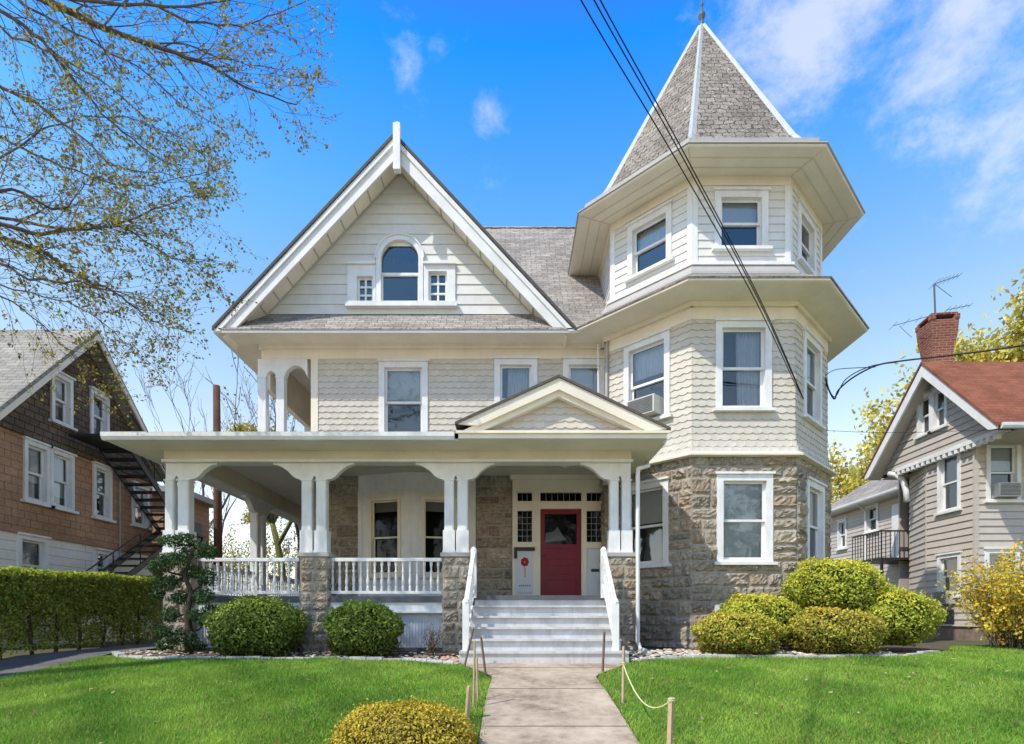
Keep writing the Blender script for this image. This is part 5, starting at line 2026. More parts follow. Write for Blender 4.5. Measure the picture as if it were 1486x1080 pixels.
mb.fbox(frF, 0, 9, g0 - .1, g0 + .34, -.1, -.02); mb.fbox(frS, 0, 16.96 - dF, g0 - .1, g0 + .34, -.1, -.02); mb.fbox(frC, 0, Lc, g0 - .1, g0 + .34, -.1, -.02)
obj('brick_foundation', mb, paint('weathered_foundation', (.26, .19, .15), .95, .4, 6), RH)
mb = MB(); mb.fbox(frS, uS(1364), uS(1386), g0 + .42, g0 + .80, .025, .04)
obj('basement_window', mb, BLACK, RH)
mb = MB()
mb.box(XW + .4, 21.4, dF + .5, dF + .55, g0, zE); mb.box(XW + .5, XW + .55, dF + .55, 18, g0, zE)
obj('dark_room_backing', mb, DARK, RH)
mb = MB(); mb.box(21.35, 21.4, dF, 19, g0, zE); mb.box(XW + .6, 21.4, 19, 19.05, g0, zE)
obj('rear_wall', mb, TAUPE, RH)
# gable: tympanum plane X=12.1
XT, XB = 12.2, 11.75
dpk, dn, df = 16.30, 13.81, 18.95
zpk, ze = zr(7.28), zr(4.70)
kk = (zpk - ze) / (dpk - dn); kf = (zpk - ze) / (df - dpk)
frT = Fr((XT, dpk, 0), (0, -1, 0), (-1, 0, 0))     # u positive toward the camera
zt0_ = zr(4.68)
def tlim(v):
    k = max(zpk - .30 - v, 0)
    return (-k / kf, k / kk)
def uT(px): return dpk - XT * F / (px - PX)
top_ = (uT(1332), uT(1376))
ot = []
umid = (top_[0] + top_[1]) / 2
for s in (-1, 1):
    ot.append(window(RH, frT, umid + s * .295, zr(5.42), .585, 1.15, .085, None, sill=True))
mb = MB()
siding(mb, frT, tlim, zt0_, zpk - .31, .19, ot, .03, None, 0, .04)
obj('gable_siding', mb, TAUPE, RH)
mb = MB()
tl = tlim(zt0_)
mb.fbox(frT, max(tl[0], -1.75), min(tl[1], 2.1), zt0_ - .06, zt0_ + .05, -.2, .05)
for i in range(18):
    u = -1.65 + i * .21
    mb.fbox(frT, u, u + .10, zt0_ - .17, zt0_ - .061, -.1, .045)
mb.face([frT.p(-1.75, zt0_ - .03, 0), frT.p(2.1, zt0_ - .03, 0), frT.p(2.1, zt0_ - .03, -.6), frT.p(-1.75, zt0_ - .03, -.6)])
obj('dentil_cornice', mb, WHITE, RH)
mb = MB()
for s in (-1, 1):
    de = dn if s < 0 else df
    a = (XB, de, ze - .02); b = (XB, dpk, zpk)
    sg = 1 if s < 0 else -1
    mb.prism([(XB, de, ze + .02), (XB, dpk, zpk - .02), (XB, dpk, zpk - .36), (XB, de + sg * .22, ze - .06), (XB, de, ze - .10)], (.06, 0, 0))
obj('barge_board', mb, WHITE, RH)
mb = MB()
for s in (-1, 1):
    de = dn if s < 0 else df
    sg = 1 if s < 0 else -1
    mb.prism([(XB + .061, de + sg * .1, ze + .1 * kk - .24), (XB + .061, dpk, zpk - .24), (XT + .02, dpk, zpk - .24), (XT + .02, de + sg * .1, ze + .1 * kk - .24)], (0, 0, .03))
mb.box(XW, 22, dn + .05, dF, ze - .10, ze - .07)
mb.box(XW, 14, 18.3, df, ze - .10, ze - .07)
obj('soffit', mb, TAUPE, RH)
mb = MB()
mb.prism([(XB - .03, dn - .05, ze - .03), (XB - .03, dpk, zpk), (22.2, dpk, zpk), (22.2, dn - .05, ze - .03)], (0, 0, .07))
mb.prism([(XB - .03, df + .05, ze - .03), (XB - .03, dpk, zpk), (22.2, dpk, zpk), (22.2, df + .05, ze - .03)], (0, 0, .07))
roof_r = obj('roof', mb, REDROOF, RH)
mb = MB(); gutter(mb, (XB + .1, dn, ze - .10), (22, dn, ze - .10), (0, -1, 0))
obj('gutter', mb, WHITE, RH)
# bracket under the far end of the gable
mb = MB()
bpts = [P(1290, 688, 18.3), P(1300, 689, 18.1), P(1310, 697, 18.0), P(1315, 712, 17.95), P(1316, 728, 17.9)]
mb.tube(bpts, .09, 6)
obj('gable_bracket', mb, WHITE, RH, True)
# chimney
cxn, cdn = X(1360, 17.4), 17.4
mb = MB()
def rot_ring(h, z, an=R(38)):
    return [(cxn + h * 1.414 * math.cos(an + k * math.pi / 2), cdn + h * 1.414 * math.sin(an + k * math.pi / 2), z) for k in range(4)]
zc = [zr(6.4), zr(8.0), zr(8.25), zr(8.5), zr(8.85), zr(8.95)]
hc = [.29, .29, .32, .36, .385, .385]
rings = [rot_ring(h, z) for h, z in zip(hc, zc)]
vs = [p for r in rings for p in r]
fs = []
for i in range(len(rings) - 1):
    for k in range(4):
        fs.append((i * 4 + k, i * 4 + (k + 1) % 4, (i + 1) * 4 + (k + 1) % 4, (i + 1) * 4 + k))
fs.append(tuple((len(rings) - 1) * 4 + k for k in range(4)))
mb.mesh(vs, fs)
ch = obj('chimney', mb, BRICK, roof_r)
mb2 = MB()
for k in range(4):
    r = rot_ring(.335, zr(8.95)); p = Vector(r[k]); s = .07
    mb2.box(p.x - s, p.x + s, p.y - s, p.y + s, zr(8.951), zr(9.1))
rt = rot_ring(.37, zr(9.101)); rb = rot_ring(.37, zr(9.16))
mb2.mesh(rt + rb, [(3, 2, 1, 0), (4, 5, 6, 7), (0, 1, 5, 4), (1, 2, 6, 5), (2, 3, 7, 6), (3, 0, 4, 7)])
obj('chimney_cap', mb2, BRICK, roof_r)
# balcony + rear wing
XW2 = 13.5
fr2 = Fr((XW2, 24.4, 0), (0, -1, 0), (-1, 0, 0))
zE2 = zr(4.36)
o2 = []
def u2(px): return 24.4 - XW2 * F / (px - PX)
o2.append(window(RH, fr2, u2(1223), Z(796, 23.2), .62, 1.15, .08, None))
o2.append(window(RH, fr2, u2(1266), Z(772, 21.3), .75, 1.0, .08, None))
o2.append(window(RH, fr2, u2(1276), zr(.6), .6, 1.1, .08, None))
mb = MB()
siding(mb, fr2, lambda v: (0, 24.4 - 18.9), g0, zE2, .14, o2, .02, None, 0, .04)
obj('rear_wing_wall', mb, TAUPE, RH)
mb = MB(); mb.box(XW2 + .4, XW2 + .45, 19, 24.3, g0, zE2); obj('dark_room_backing', mb, DARK, RH)
mb = MB(); mb.box(XW2, 18, 24.41, 24.45, g0, zE2)
obj('rear_wall', mb, TAUPE, RH)
mb = MB(); mb.prism([(XW2 - .45, 19.2, zE2), (XW2 - .45, 24.9, zE2), (16.2, 24.9, zE2 + 1.9), (16.2, 19.2, zE2 + 1.9)], (0, 0, .06))
obj('rear_wing_roof', mb, ROOF, RH)
mb = MB(); gutter(mb, (XW2 - .42, 19.2, zE2 - .06), (XW2 - .42, 24.9, zE2 - .06), (-1, 0, 0))
mb.box(XW2 - .42, XW2, 19.2, 24.9, zE2 - .08, zE2 - .061)
obj('gutter', mb, WHITE, RH)
mb = MB(); mb.tube([(XW2 - .4, 21.6, zE2 - .05), (XW2 - .06, 21.6, zE2 - .3), (XW2 - .06, 21.6, g0)], .045, 6)
obj('downspout', mb, WHITE, RH)
mb = MB()
bz = Z(810, 18.9)
bx_0, bx_1 = 12.15, 13.5
mb.box(bx_0, bx_1, 18.7, 20.3, bz - .08, bz)
for i in range(10):
    x = bx_0 + (bx_1 - bx_0) * i / 9
    mb.box(x - .01, x + .01, 18.7, 18.72, bz, bz + .85)
for i in range(11):
    y = 18.7 + 1.6 * i / 10
    mb.box(bx_0, bx_0 + .02, y - .01, y + .01, bz, bz + .85)
mb.box(bx_0 - .01, bx_1, 18.69, 18.74, bz + .851, bz + .90); mb.box(bx_0 - .01, bx_0 + .04, 18.741, 20.3, bz + .851, bz + .90)
mb.box(bx_0, bx_0 + .07, 18.7, 18.77, g0, bz - .081)
obj('balcony', mb, BLACK, RH)
mb = MB(); mb.fbox(fr2, u2(1296), u2(1310), bz, bz + 2.0, .02, .05)
obj('balcony_door', mb, WHITE, RH)
air_con('white air conditioner in the upper front window of the grey neighbour house', frF, X(1456, dF) - XW, zr(3.20), .60, .36, .22)
air_con('grey air conditioner below the lower gable side window of the grey neighbour house', frS, (uS(1362) + uS(1397)) / 2 - .04, zr(.40), .56, .36, .30)
# antenna
ac = Vector((cxn - .12, cdn - .1, zr(8.9)))
an = thing('roof_antenna', 'thin television antenna on the red brick chimney', 'antenna', ac)
mb = MB(); mb.tube([ac, P(1355.5, 412, 17.3)], .025, 6); obj('mast', mb, COPPER, an)
mb = MB()
tp = P(1356, 412, 17.3)
def yagi(a, b, n, l0, l1):
    mb.tube([a, b], .010, 5)
    for i in range(n):
        q = a.lerp(b, i / (n - 1)); l = l0 + (l1 - l0) * i / (n - 1)
        mb.tube([q + Vector((-.25 * l, -l, -.1 * l)), q + Vector((.25 * l, l, .1 * l))], .007, 4)
yagi(tp, P(1392, 400, 17.0), 7, .34, .16)
yagi(P(1296, 473, 17.2), P(1352, 458, 17.3), 4, .3, .2)
yagi(P(1374, 450, 17.3), P(1408, 443, 17.0), 5, .26, .14)
mb.tube([tp, P(1381, 431, 17.1)], .009, 4); mb.tube([P(1305, 473, 17.2), P(1323, 490, 17.3)], .008, 4)
mb.tube([P(1352, 458, 17.3), ac], .009, 4); mb.tube([P(1374, 450, 17.3), ac + Vector((.1, 0, .05))], .009, 4)
obj('aerial_elements', mb, COPPER, an)

# ================================================================== LEFT NEIGHBOUR
LH = thing('neighbour_house', 'brown shingled neighbour house with pale ground floor and dark upper gable', 'house', (-13, 14, zg(14)))
XL = -10.5
frl = Fr((XL, 10.3, 0), (0, 1, 0), (1, 0, 0))       # u = d - 10.3
def uL(px): return -XL * F / (PX - px) - 10.3
gl = zg(13)
dk, zk = 13.9, zr(6.95)
dfr, zfr = 10.1, zr(2.85)
dre, zre = 16.9, zr(4.05)
kfr = (zk - zfr) / (dk - dfr); kre = (zk - zre) / (dre - dk)
zB1, zB2 = zr(1.85), zr(3.95)
uend = 16.6 - 10.3
ol = []
def wl(px0, px1, z0, z1, cv=None, **kw):
    u0, u1 = uL(px0), uL(px1)
    return window(LH, frl, (u0 + u1) / 2, zr(z0), u1 - u0, z1 - z0, .09, cv, **kw)
ol.append(wl(73, 104, 4.52, 5.66, [('shade', .4)]))
ol.append(wl(130, 157, 4.55, 5.72, [('curtain', 0, .6)]))
ol.append(wl(33, 70.5, 2.55, 3.86, [('shade', .35)])); ol.append(wl(71, 106, 2.55, 3.86, [('shade', .2)]))
ol.append(wl(134, 161, 2.55, 3.88, [('shade', .45)]))
ol.append(wl(191, 215, 2.6, 3.75, [('shade', .5)]))
ol.append(wl(24, 68, .55, 1.78, [('blind', .3)]))
ol.append(wl(136, 158, .9, 1.72, None))
def wallstrip(name, v0, v1, mat):
    mb = MB()
    cuts = sorted(set([v0, v1] + [c for o in ol for c in (o[2], o[3]) if v0 < c < v1]))
    for a, b in zip(cuts[:-1], cuts[1:]):
        for s, e in free_intervals(0, uend, ol, a, b):
            mb.face([frl.p(s, a), frl.p(e, a), frl.p(e, b), frl.p(s, b)])
    # end walls
    mb.face([(XL, 16.6, v0), (XL - 9, 16.6, v0), (XL - 9, 16.6, v1), (XL, 16.6, v1)])
    mb.face([(XL - 9, 10.3, v0), (XL, 10.3, v0), (XL, 10.3, v1), (XL - 9, 10.3, v1)])
    return obj(name, mb, mat, LH)
wallstrip('ground_floor_wall', gl - .1, zB1, PALESH)
wallstrip('upper_floor_wall', zB1, zr(2.95), BROWNSH)
# remaining storey and gable cut to the roof line
mb = MB(); mb2 = MB()
def lim_u(v):
    return (max(0, (v - zfr) / kfr + dfr - 10.3 + .1), min(uend, dre - (v - zre) / kre - 10.3 - .1))
def gstrip(mb, v0, v1):
    cuts = sorted(set(list(np.linspace(v0, v1, 9)) + [c for o in ol for c in (o[2], o[3]) if v0 < c < v1]))
    for a, b in zip(cuts[:-1], cuts[1:]):
        la, lb = lim_u(a), lim_u(b)
        for s, e in free_intervals(min(la[0], lb[0]), max(la[1], lb[1]), ol, a, b):
            c = lambda u, l: min(max(u, l[0]), l[1])
            mb.face([frl.p(c(s, la), a), frl.p(c(e, la), a), frl.p(c(e, lb), b), frl.p(c(s, lb), b)])
gstrip(mb, zr(2.95), zB2); gstrip(mb2, zB2, zk - .15)
obj('upper_floor_wall', mb, BROWNSH, LH); obj('gable_wall', mb2, DARKSH, LH)
mb = MB(); mb.fbox(frl, 0, uend, zB1 - .05, zB1 + .03, .0, .05)
obj('belt_board', mb, BROWNSH, LH)
mb = MB(); mb.fbox(frl, .6, uend - .1, zB2 - .02, zB2 + .06, .0, .07)
obj('gable_flare_board', mb, DARKSH, LH)
mb = MB(); mb.box(XL - .6, XL - .55, 11.9, 16.3, gl, zr(4.35)); mb.box(XL - .6, XL - .55, 12.9, 14.9, zr(4.351), zr(5.75)); obj('dark_room_backing', mb, DARK, LH)
mb = MB()
XO = XL + .38
mb.prism([(XO, dfr, zfr), (XO, dk, zk), (XL - 9.5, dk, zk), (XL - 9.5, dfr, zfr)], (0, 0, .10))
mb.prism([(XO, dre, zre), (XO, dk, zk), (XL - 9.5, dk, zk), (XL - 9.5, dre, zre)], (0, 0, .10))
obj('roof', mb, bricky('pale_roof_shingle', (.36, .34, .29), (.28, .26, .22), (.14, .13, .11), .3, .14, .008, .95, .6, .4, 40), LH)
mb = MB()
mb.prism([(XO - .02, dfr, zfr - .16), (XO - .02, dk, zk - .16), (XO - .02, dk, zk - .005), (XO - .02, dfr, zfr - .005)], (.04, 0, 0))
mb.prism([(XO - .02, dre, zre - .16), (XO - .02, dk, zk - .16), (XO - .02, dk, zk - .005), (XO - .02, dre, zre - .005)], (.04, 0, 0))
obj('barge_board', mb, CREAM, LH)
mb = MB(); mb.tube([(XL + .04, uL(172) + 10.3, zr(4.0)), (XL + .04, uL(172) + 10.3, zr(1.5))], .02, 5)
obj('conduit', mb, GREYTRIM, LH)
# fire escape
fa, fb_ = P(160, 648, 14.3), P(247, 772, 16.75)
XF = XL + .12
def fe(p): return Vector((0, p.y, p.z))
sA, sB = fe(fa), fe(fb_)
mb = MB()
mb.box(XF, XF + .8, 13.3, 14.5, sA.z - .06, sA.z)
fe_o = obj('fire_escape', mb, BLACK, LH)
def flight(a, b, x0, x1, n):
    mb = MB()
    for x in (x0, x1):
        mb.prism([(x, a.y, a.z - .10), (x, a.y, a.z + .08), (x, b.y, b.z + .08), (x, b.y, b.z - .10)], (.04, 0, 0))
    for (h) in (.45, .85):
        for x in (x1,):
            mb.tube([(x + .02, a.y, a.z + h), (x + .02, b.y, b.z + h)], .018, 5)
    for k in range(6):
        q = a.lerp(b, k / 5)
        mb.tube([(x1 + .02, q.y, q.z), (x1 + .02, q.y, q.z + .86)], .015, 5)
    obj('stringer', mb, BLACK, fe_o)
    for k in range(n):
        q = a.lerp(b, (k + .5) / n)
        mb = MB(); mb.box(x0 + .041, x1 - .001, q.y - .12, q.y + .12, q.z - .02, q.z + .02)
        obj('step', mb, BLACK, fe_o)
flight(sA, sB, XF, XF + .75, 11)
flight(Vector((0, 16.7, sB.z)), Vector((0, 11.7, gl + .1)), XF, XF + .75, 14)
mb = MB(); mb.box(XF, XF + .9, 16.76, 17.6, sB.z - .06, sB.z)
for x in (XF + .05, XF + .8):
    mb.box(x, x + .06, 17.5, 17.56, gl, sB.z - .061)
obj('landing', mb, BLACK, fe_o)
# brick rear building
RB_ = thing('brick_annexe', 'low brown brick annexe behind the brown neighbour house', 'building', (-11, 19, zg(19)))
mb = MB(); mb.box(XL - 4, XL - .1, 17.8, 19.9, gl - .1, zr(3.9)); obj('wall', mb, BRICK if False else BROWNSH, RB_)
mb = MB(); mb.box(XL - 4.2, XL + .2, 17.5, 20.2, zr(3.901), zr(4.08)); obj('flat_roof', mb, GREYTRIM, RB_)
mb = MB(); mb.box(XL - .0995, XL - .08, 18.9, 19.4, zr(2.0), zr(3.2)); obj('window', mb, BLACK, RB_)
mb = MB(); mb.tube([(XL + .0, 17.7, zr(2.5)), (XL + .0, 19.9, zr(2.5))], .03, 5); obj('rail', mb, BLACK, RB_)
# pole
d = 17.6
pb = Vector((X(317, d), d, zg(d)))
mb = MB()
zt_p = Z(560, d)
mb.tube([pb, (pb.x - .02, d, (pb.z + zt_p) / 2), (pb.x - .06, d, zt_p)], [.135, .12, .10], 12)
o = obj('wooden_pole', mb, POLEM, None, True, pb)
tag(o, 'weathered red brown wooden pole standing behind the porch', 'pole')

# ================================================================== TREES
YT = [(.66, .56, .09), (.56, .52, .11), (.70, .56, .10), (.48, .46, .12)]
gt = 'yellow flowering trees behind the grey neighbour house'
d = 29
tree('spring_tree', 'yellow green tree between the turret and the neighbour chimney', (X(1300, d), d, zg(d)), 9.0, .18, 4, 3, (13, .30, .085, YT), group=gt, spread=.75, trunk_frac=.42, seg=.8)
d = 31
tree('spring_tree', 'taller yellow green tree right of the neighbour chimney', (X(1440, d), d, zg(d)), 13.0, .26, 4, 4, (44, .45, .13, YT), group=gt, limb=.5, spread=1.0, trunk_frac=.42, seg=.9)
bk = [(.16, .13, .12), (.13, .105, .10), (.20, .17, .15)]
d = 34
tree('bare_tree', 'bare tree behind the porch roof, left of the second floor corner', (X(285, d), d, zg(d)), 15.5, .20, 4, 4, None, spread=.55, trunk_frac=.34, bark=bk, rmin=.010, seg=.8)
d = 33
tree('flowering_tree', 'yellow flowering tree low behind the porch roof beside the pole', (X(368, d), d, zg(d)), 12.2, .18, 3, 4, (26, .16, .07, [(.55, .44, .03), (.50, .40, .04), (.42, .36, .05)]), spread=1.0, trunk_frac=.80, seg=.5, limb=.09)
d = 21
tree('leaning_tree', 'mossy leaning tree seen through the side porch', (X(425, d), d, zg(d)), 7.5, .16, 3, 3, (2, .2, .05, [(.30, .30, .08), (.22, .22, .06)]), lean=(-.9, .3), spread=.6, trunk_frac=.55, seg=.6, bark=[(.16, .16, .05), (.10, .09, .05), (.13, .12, .06)])
d = 23
tree('yard_tree', 'dark straight tree seen through the side porch, right of the leaning one', (X(433, d), d, zg(d)), 9, .15, 3, 3, (2, .2, .05, [(.26, .22, .10), (.3, .26, .1)]), spread=.6, trunk_frac=.5, seg=.6)
d = 26
for i, (px, lab, hh, cc) in enumerate(((345, 'yellow flowering shrub behind the porch, next to the wooden pole', 4.9, [(.50, .40, .04), (.42, .34, .06), (.36, .30, .12)]), (395, 'grey brown twiggy shrub behind the side porch columns', 5.2, [(.34, .30, .22), (.28, .24, .16), (.38, .35, .14)]), (300, 'pale budding shrub left of the wooden pole behind the porch', 4.9, [(.42, .36, .14), (.36, .32, .2)]), (250, 'olive budding shrub hidden behind the fire escape', 4.6, [(.30, .27, .12), (.25, .22, .12)]))):
    dd = d + i
    c = Vector((X(px, dd), dd, zg(dd)))
    t = thing('garden_shrub', lab, 'shrub', c, 'shrubs behind the porch')
    mb = MB(); tips = []
    for k in range(26):
        a = random.uniform(0, 6.28); ln = random.uniform(.1, .9)
        grow(mb, c, Vector((math.cos(a) * ln, math.sin(a) * ln, 1)), hh * random.uniform(.5, .9), .03, 1, tips, 2, .5, .05, 4, .4, 4, .12, .008, .5)
    obj('stems', mb, BARK, t)
    V, C = leafcloud(tips, 9, .12, .05, cc, c)
    me = quads_mesh('foliage', V, C, LEAF); o = bpy.data.objects.new('foliage', me); COL.objects.link(o); o.parent = t


# ---- the big budding tree reaching in from the upper left
def maple():
    global BARKC
    keep_b = BARKC
    BARKC = [(.15, .12, .09), (.12, .095, .075), (.17, .14, .105)]
    dT = 6.6
    base = Vector((-8.1, dT, zg(dT)))
    t = thing('maple_tree', 'large budding tree reaching in from the upper left with long bare branches', 'tree', base)
    tm, lm = MB(), MB()
    tips = []
    trunk = [base, base + Vector((.05, .05, 1.6)), base + Vector((.1, .1, 3.2)), base + Vector((.0, .2, 5.0)), base + Vector((-.2, .3, 7.0)), base + Vector((-.3, .4, 9.0))]
    tm.tube([base + Vector((0, 0, -.2))] + trunk, [.46, .36, .30, .27, .24, .17, .08], 10, BARKC[0])
    def tz(z):   # trunk point at height z
        for a, b in zip(trunk[:-1], trunk[1:]):
            if a.z <= z <= b.z: return a.lerp(b, (z - a.z) / (b.z - a.z))
        return trunk[-1]
    guides = [
        (5.9, 7.0, 7.6, [(-90, -60), (60, 0), (150, 38), (255, 78), (310, 98), (352, 124), (430, 152)], .055),
        (5.6, 7.4, 8.4, [(-60, -20), (0, 15), (62, 62), (100, 108), (150, 165), (205, 212), (262, 245)], .040),
        (5.5, 6.9, 7.4, [(-80, 80), (0, 124), (50, 150), (120, 200), (165, 240), (250, 255)], .034),
        (4.6, 6.8, 7.6, [(-90, 330), (0, 326), (60, 338), (130, 331), (172, 328), (225, 302), (275, 286)], .040),
        (4.6, 6.9, 8.0, [(-60, 318), (100, 335), (172, 328), (220, 356), (250, 374), (280, 380)], .026),
        (4.3, 6.6, 7.8, [(-90, 310), (0, 342), (60, 366), (112, 400), (165, 424), (205, 455), (245, 480)], .036),
        (4.2, 6.8, 7.3, [(-80, 350), (0, 382), (50, 408), (110, 410), (166, 424), (215, 440)], .030),
        (6.2, 7.6, 8.6, [(-40, -90), (120, -50), (228, 8), (282, 33), (350, 36), (402, 20), (462, -5)], .034),
        (6.0, 6.2, 6.6, [(-60, -40), (60, -8), (180, 4), (300, 6), (400, -30)], .040),
        (4.9, 6.4, 7.2, [(-80, 300), (18, 276), (60, 298), (92, 303), (108, 284), (135, 262)], .028),
        (5.7, 8.2, 9.2, [(-60, -10), (0, 40), (80, 80), (160, 128), (240, 200), (300, 222)], .030),
        (5.8, 7.8, 8.6, [(-60, -40), (40, 10), (130, 60), (200, 98), (262, 150), (330, 195)], .028),
        (5.2, 7.2, 7.9, [(-80, 180), (0, 200), (70, 232), (150, 262), (215, 268), (300, 250)], .024),
        (5.9, 7.3, 8.2, [(-60, -60), (100, 20), (200, 60), (270, 65), (340, 90), (420, 100)], .026),
        (4.8, 7.4, 8.6, [(-80, 250), (0, 230), (60, 190), (120, 170), (200, 175), (270, 205)], .024),
        (4.0, 7.6, 8.8, [(-80, 400), (0, 430), (60, 470), (110, 520), (125, 560)], .020),
        (4.1, 7.4, 8.4, [(-80, 400), (20, 420), (100, 440), (150, 470), (200, 515)], .018),
    ]
    for (th, da, db, pts, r) in guides:
        n = len(pts)
        path = [tz(base.z + th)]
        for i, (px, py) in enumerate(pts):
            path.append(P(px, py, da + (db - da) * i / (n - 1)))
        # smooth
        sm = []
        for i in range(len(path) - 1):
            p0, p1, p2, p3 = path[max(i - 1, 0)], path[i], path[i + 1], path[min(i + 2, len(path) - 1)]
            for k in range(4):
                tt = k / 4
                q = .5 * ((2 * p1) + (p2 - p0) * tt + (2 * p0 - 5 * p1 + 4 * p2 - p3) * tt * tt + (3 * p1 - p0 - 3 * p2 + p3) * tt ** 3)
                sm.append(q + Vector((random.gauss(0, .012), random.gauss(0, .012), random.gauss(0, .012))))
        sm.append(path[-1])
        L = len(sm)
        rad = [max(.005, r * .85 * (1 - .85 * i / (L - 1))) for i in range(L)]
        lm.tube(sm, rad, 6, random.choice(BARKC), cap=False)
        tips.extend(sm[int(L * .6):])
        for i in range(4, L):
            for _ in range(1 if i % 3 else 2):
                dv = (sm[i] - sm[i - 1]).normalized()
                rnd = Vector((random.gauss(0, 1), random.gauss(0, 1), random.gauss(0, 1)))
                side = (rnd - dv * rnd.dot(dv)).normalized()
                nd = dv + side * random.uniform(.5, 1.1) + Vector((.1, 0, -.05))
                grow(lm, sm[i], nd, random.uniform(.40, .85) * (1.0 if i < L - 3 else .5), max(.0045, rad[i] * .42), 1, tips, 3, .6, .02, 4, .18, 2, .15, .0020, .60)
    obj('trunk', tm, BARK, t, True)
    obj('limbs', lm, BARK, t)
    T = [p for p in tips if random.random() < .7]
    V, C = leafcloud(T, 3, .032, .022, [(.34, .33, .05), (.42, .36, .06), (.26, .26, .04), (.36, .22, .06), (.22, .18, .05)], base)
    me = quads_mesh('buds', V, C, LEAF); o = bpy.data.objects.new('buds', me); COL.objects.link(o); o.parent = t
    BARKC = keep_b
maple()

# ================================================================== LIGHT, SKY, CAMERA
sd = Vector((1.25, 1.0, -2.0)).normalized()
el = math.asin(-sd.z)
az = math.atan2(-sd.x, -sd.y)
su = bpy.data.lights.new('sun', 'SUN'); su.energy = 4.5; su.angle = R(.55); su.color = (1.0, .93, .82)
so = bpy.data.objects.new('sun', su); COL.objects.link(so)
so.rotation_euler = sd.to_track_quat('-Z', 'Y').to_euler(); so.location = (-12, -10, 25)

w = bpy.data.worlds.new('World'); SC.world = w; w.use_nodes = True
nt = w.node_tree
bg = nt.nodes['Background']
sky = N_(nt, 'ShaderNodeTexSky'); sky.sky_type = 'NISHITA'; sky.sun_disc = False
sky.sun_elevation = el; sky.sun_rotation = az
sky.air_density = 1.0; sky.dust_density = .4; sky.ozone_density = 1.5
tc = N_(nt, 'ShaderNodeTexCoord')
sep = N_(nt, 'ShaderNodeSeparateXYZ'); nt.links.new(tc.outputs['Generated'], sep.inputs[0])
tint = ramp(nt, sep.outputs['Z'], [(0.0, (.52, .40, .31)), (.25, (.53, .42, .34)), (.42, (.40, .41, .37)), (.58, (.185, .39, .49)), (.71, (.030, .31, .68)), (.79, (.13, .15, .17)), (1.0, (.12, .12, .12))])
sc5 = N_(nt, 'ShaderNodeVectorMath', operation='SCALE'); sc5.inputs['Scale'].default_value = 5.0
nt.links.new(tint, sc5.inputs[0])
skyc = mixc(nt, sky.outputs[0], sc5.outputs[0], 1.0, 'MULTIPLY')
# clouds
mp = N_(nt, 'ShaderNodeMapping'); mp.inputs['Scale'].default_value = (1, 1, 1.5); mp.inputs['Location'].default_value = (3.1, 1.7, .4)
nt.links.new(tc.outputs['Generated'], mp.inputs[0])
cn = N_(nt, 'ShaderNodeTexNoise'); cn.inputs['Scale'].default_value = 9.5; cn.inputs['Detail'].default_value = 10; cn.inputs['Roughness'].default_value = .66
cn.inputs['Distortion'].default_value = .15
nt.links.new(mp.outputs[0], cn.inputs['Vector'])
def blob(v, r_in, r_out):
    vm = N_(nt, 'ShaderNodeVectorMath', operation='DISTANCE')
    vv = Vector(v).normalized()
    vm.inputs[1].default_value = vv
    nm_ = N_(nt, 'ShaderNodeVectorMath', operation='NORMALIZE'); nt.links.new(tc.outputs['Generated'], nm_.inputs[0])
    nt.links.new(nm_.outputs[0], vm.inputs[0])
    mr = N_(nt, 'ShaderNodeMapRange'); mr.inputs[1].default_value = r_in; mr.inputs[2].default_value = r_out; mr.inputs[3].default_value = 1; mr.inputs[4].default_value = 0
    nt.links.new(vm.outputs['Value'], mr.inputs[0])
    return mr.outputs[0]
def dirpx(px, py): return ((px - PX) / F, 1, (HY - py) / F)
acc = None
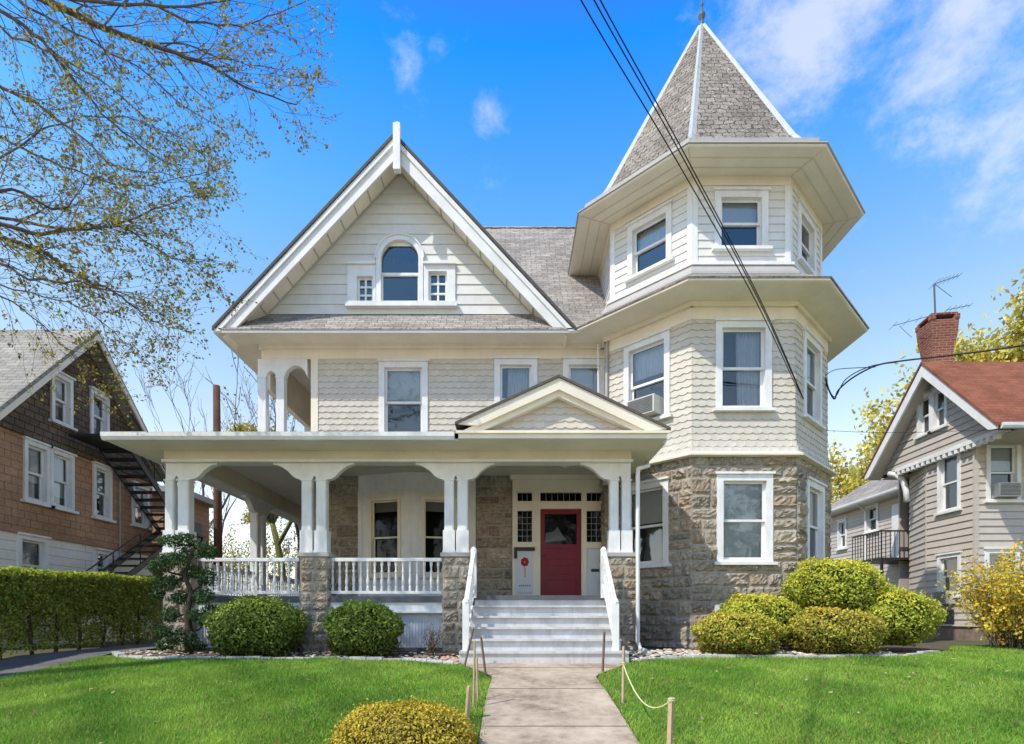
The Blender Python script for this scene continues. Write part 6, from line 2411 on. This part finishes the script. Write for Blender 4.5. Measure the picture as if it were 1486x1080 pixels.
for (px, py, a, b, s) in ((1180, 10, .0, .22, 1.0), (1400, 20, .0, .20, 1.0), (1465, 190, .0, .15, .9), (1390, 250, .0, .12, .6), (1500, 280, 0, .16, .6), (590, 100, .0, .075, .66), (640, 75, .0, .06, .6), (708, 160, .0, .05, .66), (1250, 280, 0, .14, .45), (1420, 420, 0, .2, .35), (720, 270, 0, .12, .25)):
    o_ = blob(dirpx(px, py), a, b)
    m_ = N_(nt, 'ShaderNodeMath', operation='MULTIPLY'); m_.inputs[1].default_value = s; nt.links.new(o_, m_.inputs[0])
    if acc is None: acc = m_.outputs[0]
    else:
        mx_ = N_(nt, 'ShaderNodeMath', operation='MAXIMUM'); nt.links.new(acc, mx_.inputs[0]); nt.links.new(m_.outputs[0], mx_.inputs[1]); acc = mx_.outputs[0]
ad = N_(nt, 'ShaderNodeMath', operation='MULTIPLY_ADD'); ad.inputs[1].default_value = .55; nt.links.new(acc, ad.inputs[0]); nt.links.new(cn.outputs['Fac'], ad.inputs[2])
cm = N_(nt, 'ShaderNodeMapRange'); cm.inputs[1].default_value = .70; cm.inputs[2].default_value = 1.12; cm.inputs[3].default_value = 0; cm.inputs[4].default_value = .60; cm.interpolation_type = 'SMOOTHSTEP'
nt.links.new(ad.outputs[0], cm.inputs[0])
fin = mixc(nt, skyc, (7.0, 6.9, 7.3), cm.outputs[0])
nt.links.new(fin, bg.inputs['Color'])
bg.inputs['Strength'].default_value = .15

cam = bpy.data.cameras.new('camera'); co = bpy.data.objects.new('camera', cam); COL.objects.link(co)
co.location = (0, 0, EZ); co.rotation_euler = (R(90), 0, 0)
cam.sensor_width = 36; cam.lens = F * 36 / 1486
cam.shift_y = (HY - 540) / 1486; cam.shift_x = 0
cam.clip_end = 3000; cam.clip_start = .05
SC.camera = co
SC.view_settings.view_transform = 'Standard'; SC.view_settings.look = 'None'; SC.view_settings.exposure = 0; SC.view_settings.gamma = 1
SC.render.engine = 'CYCLES'
SC.cycles.max_bounces = 8; SC.cycles.transparent_max_bounces = 12
SC.cycles.use_denoising = True
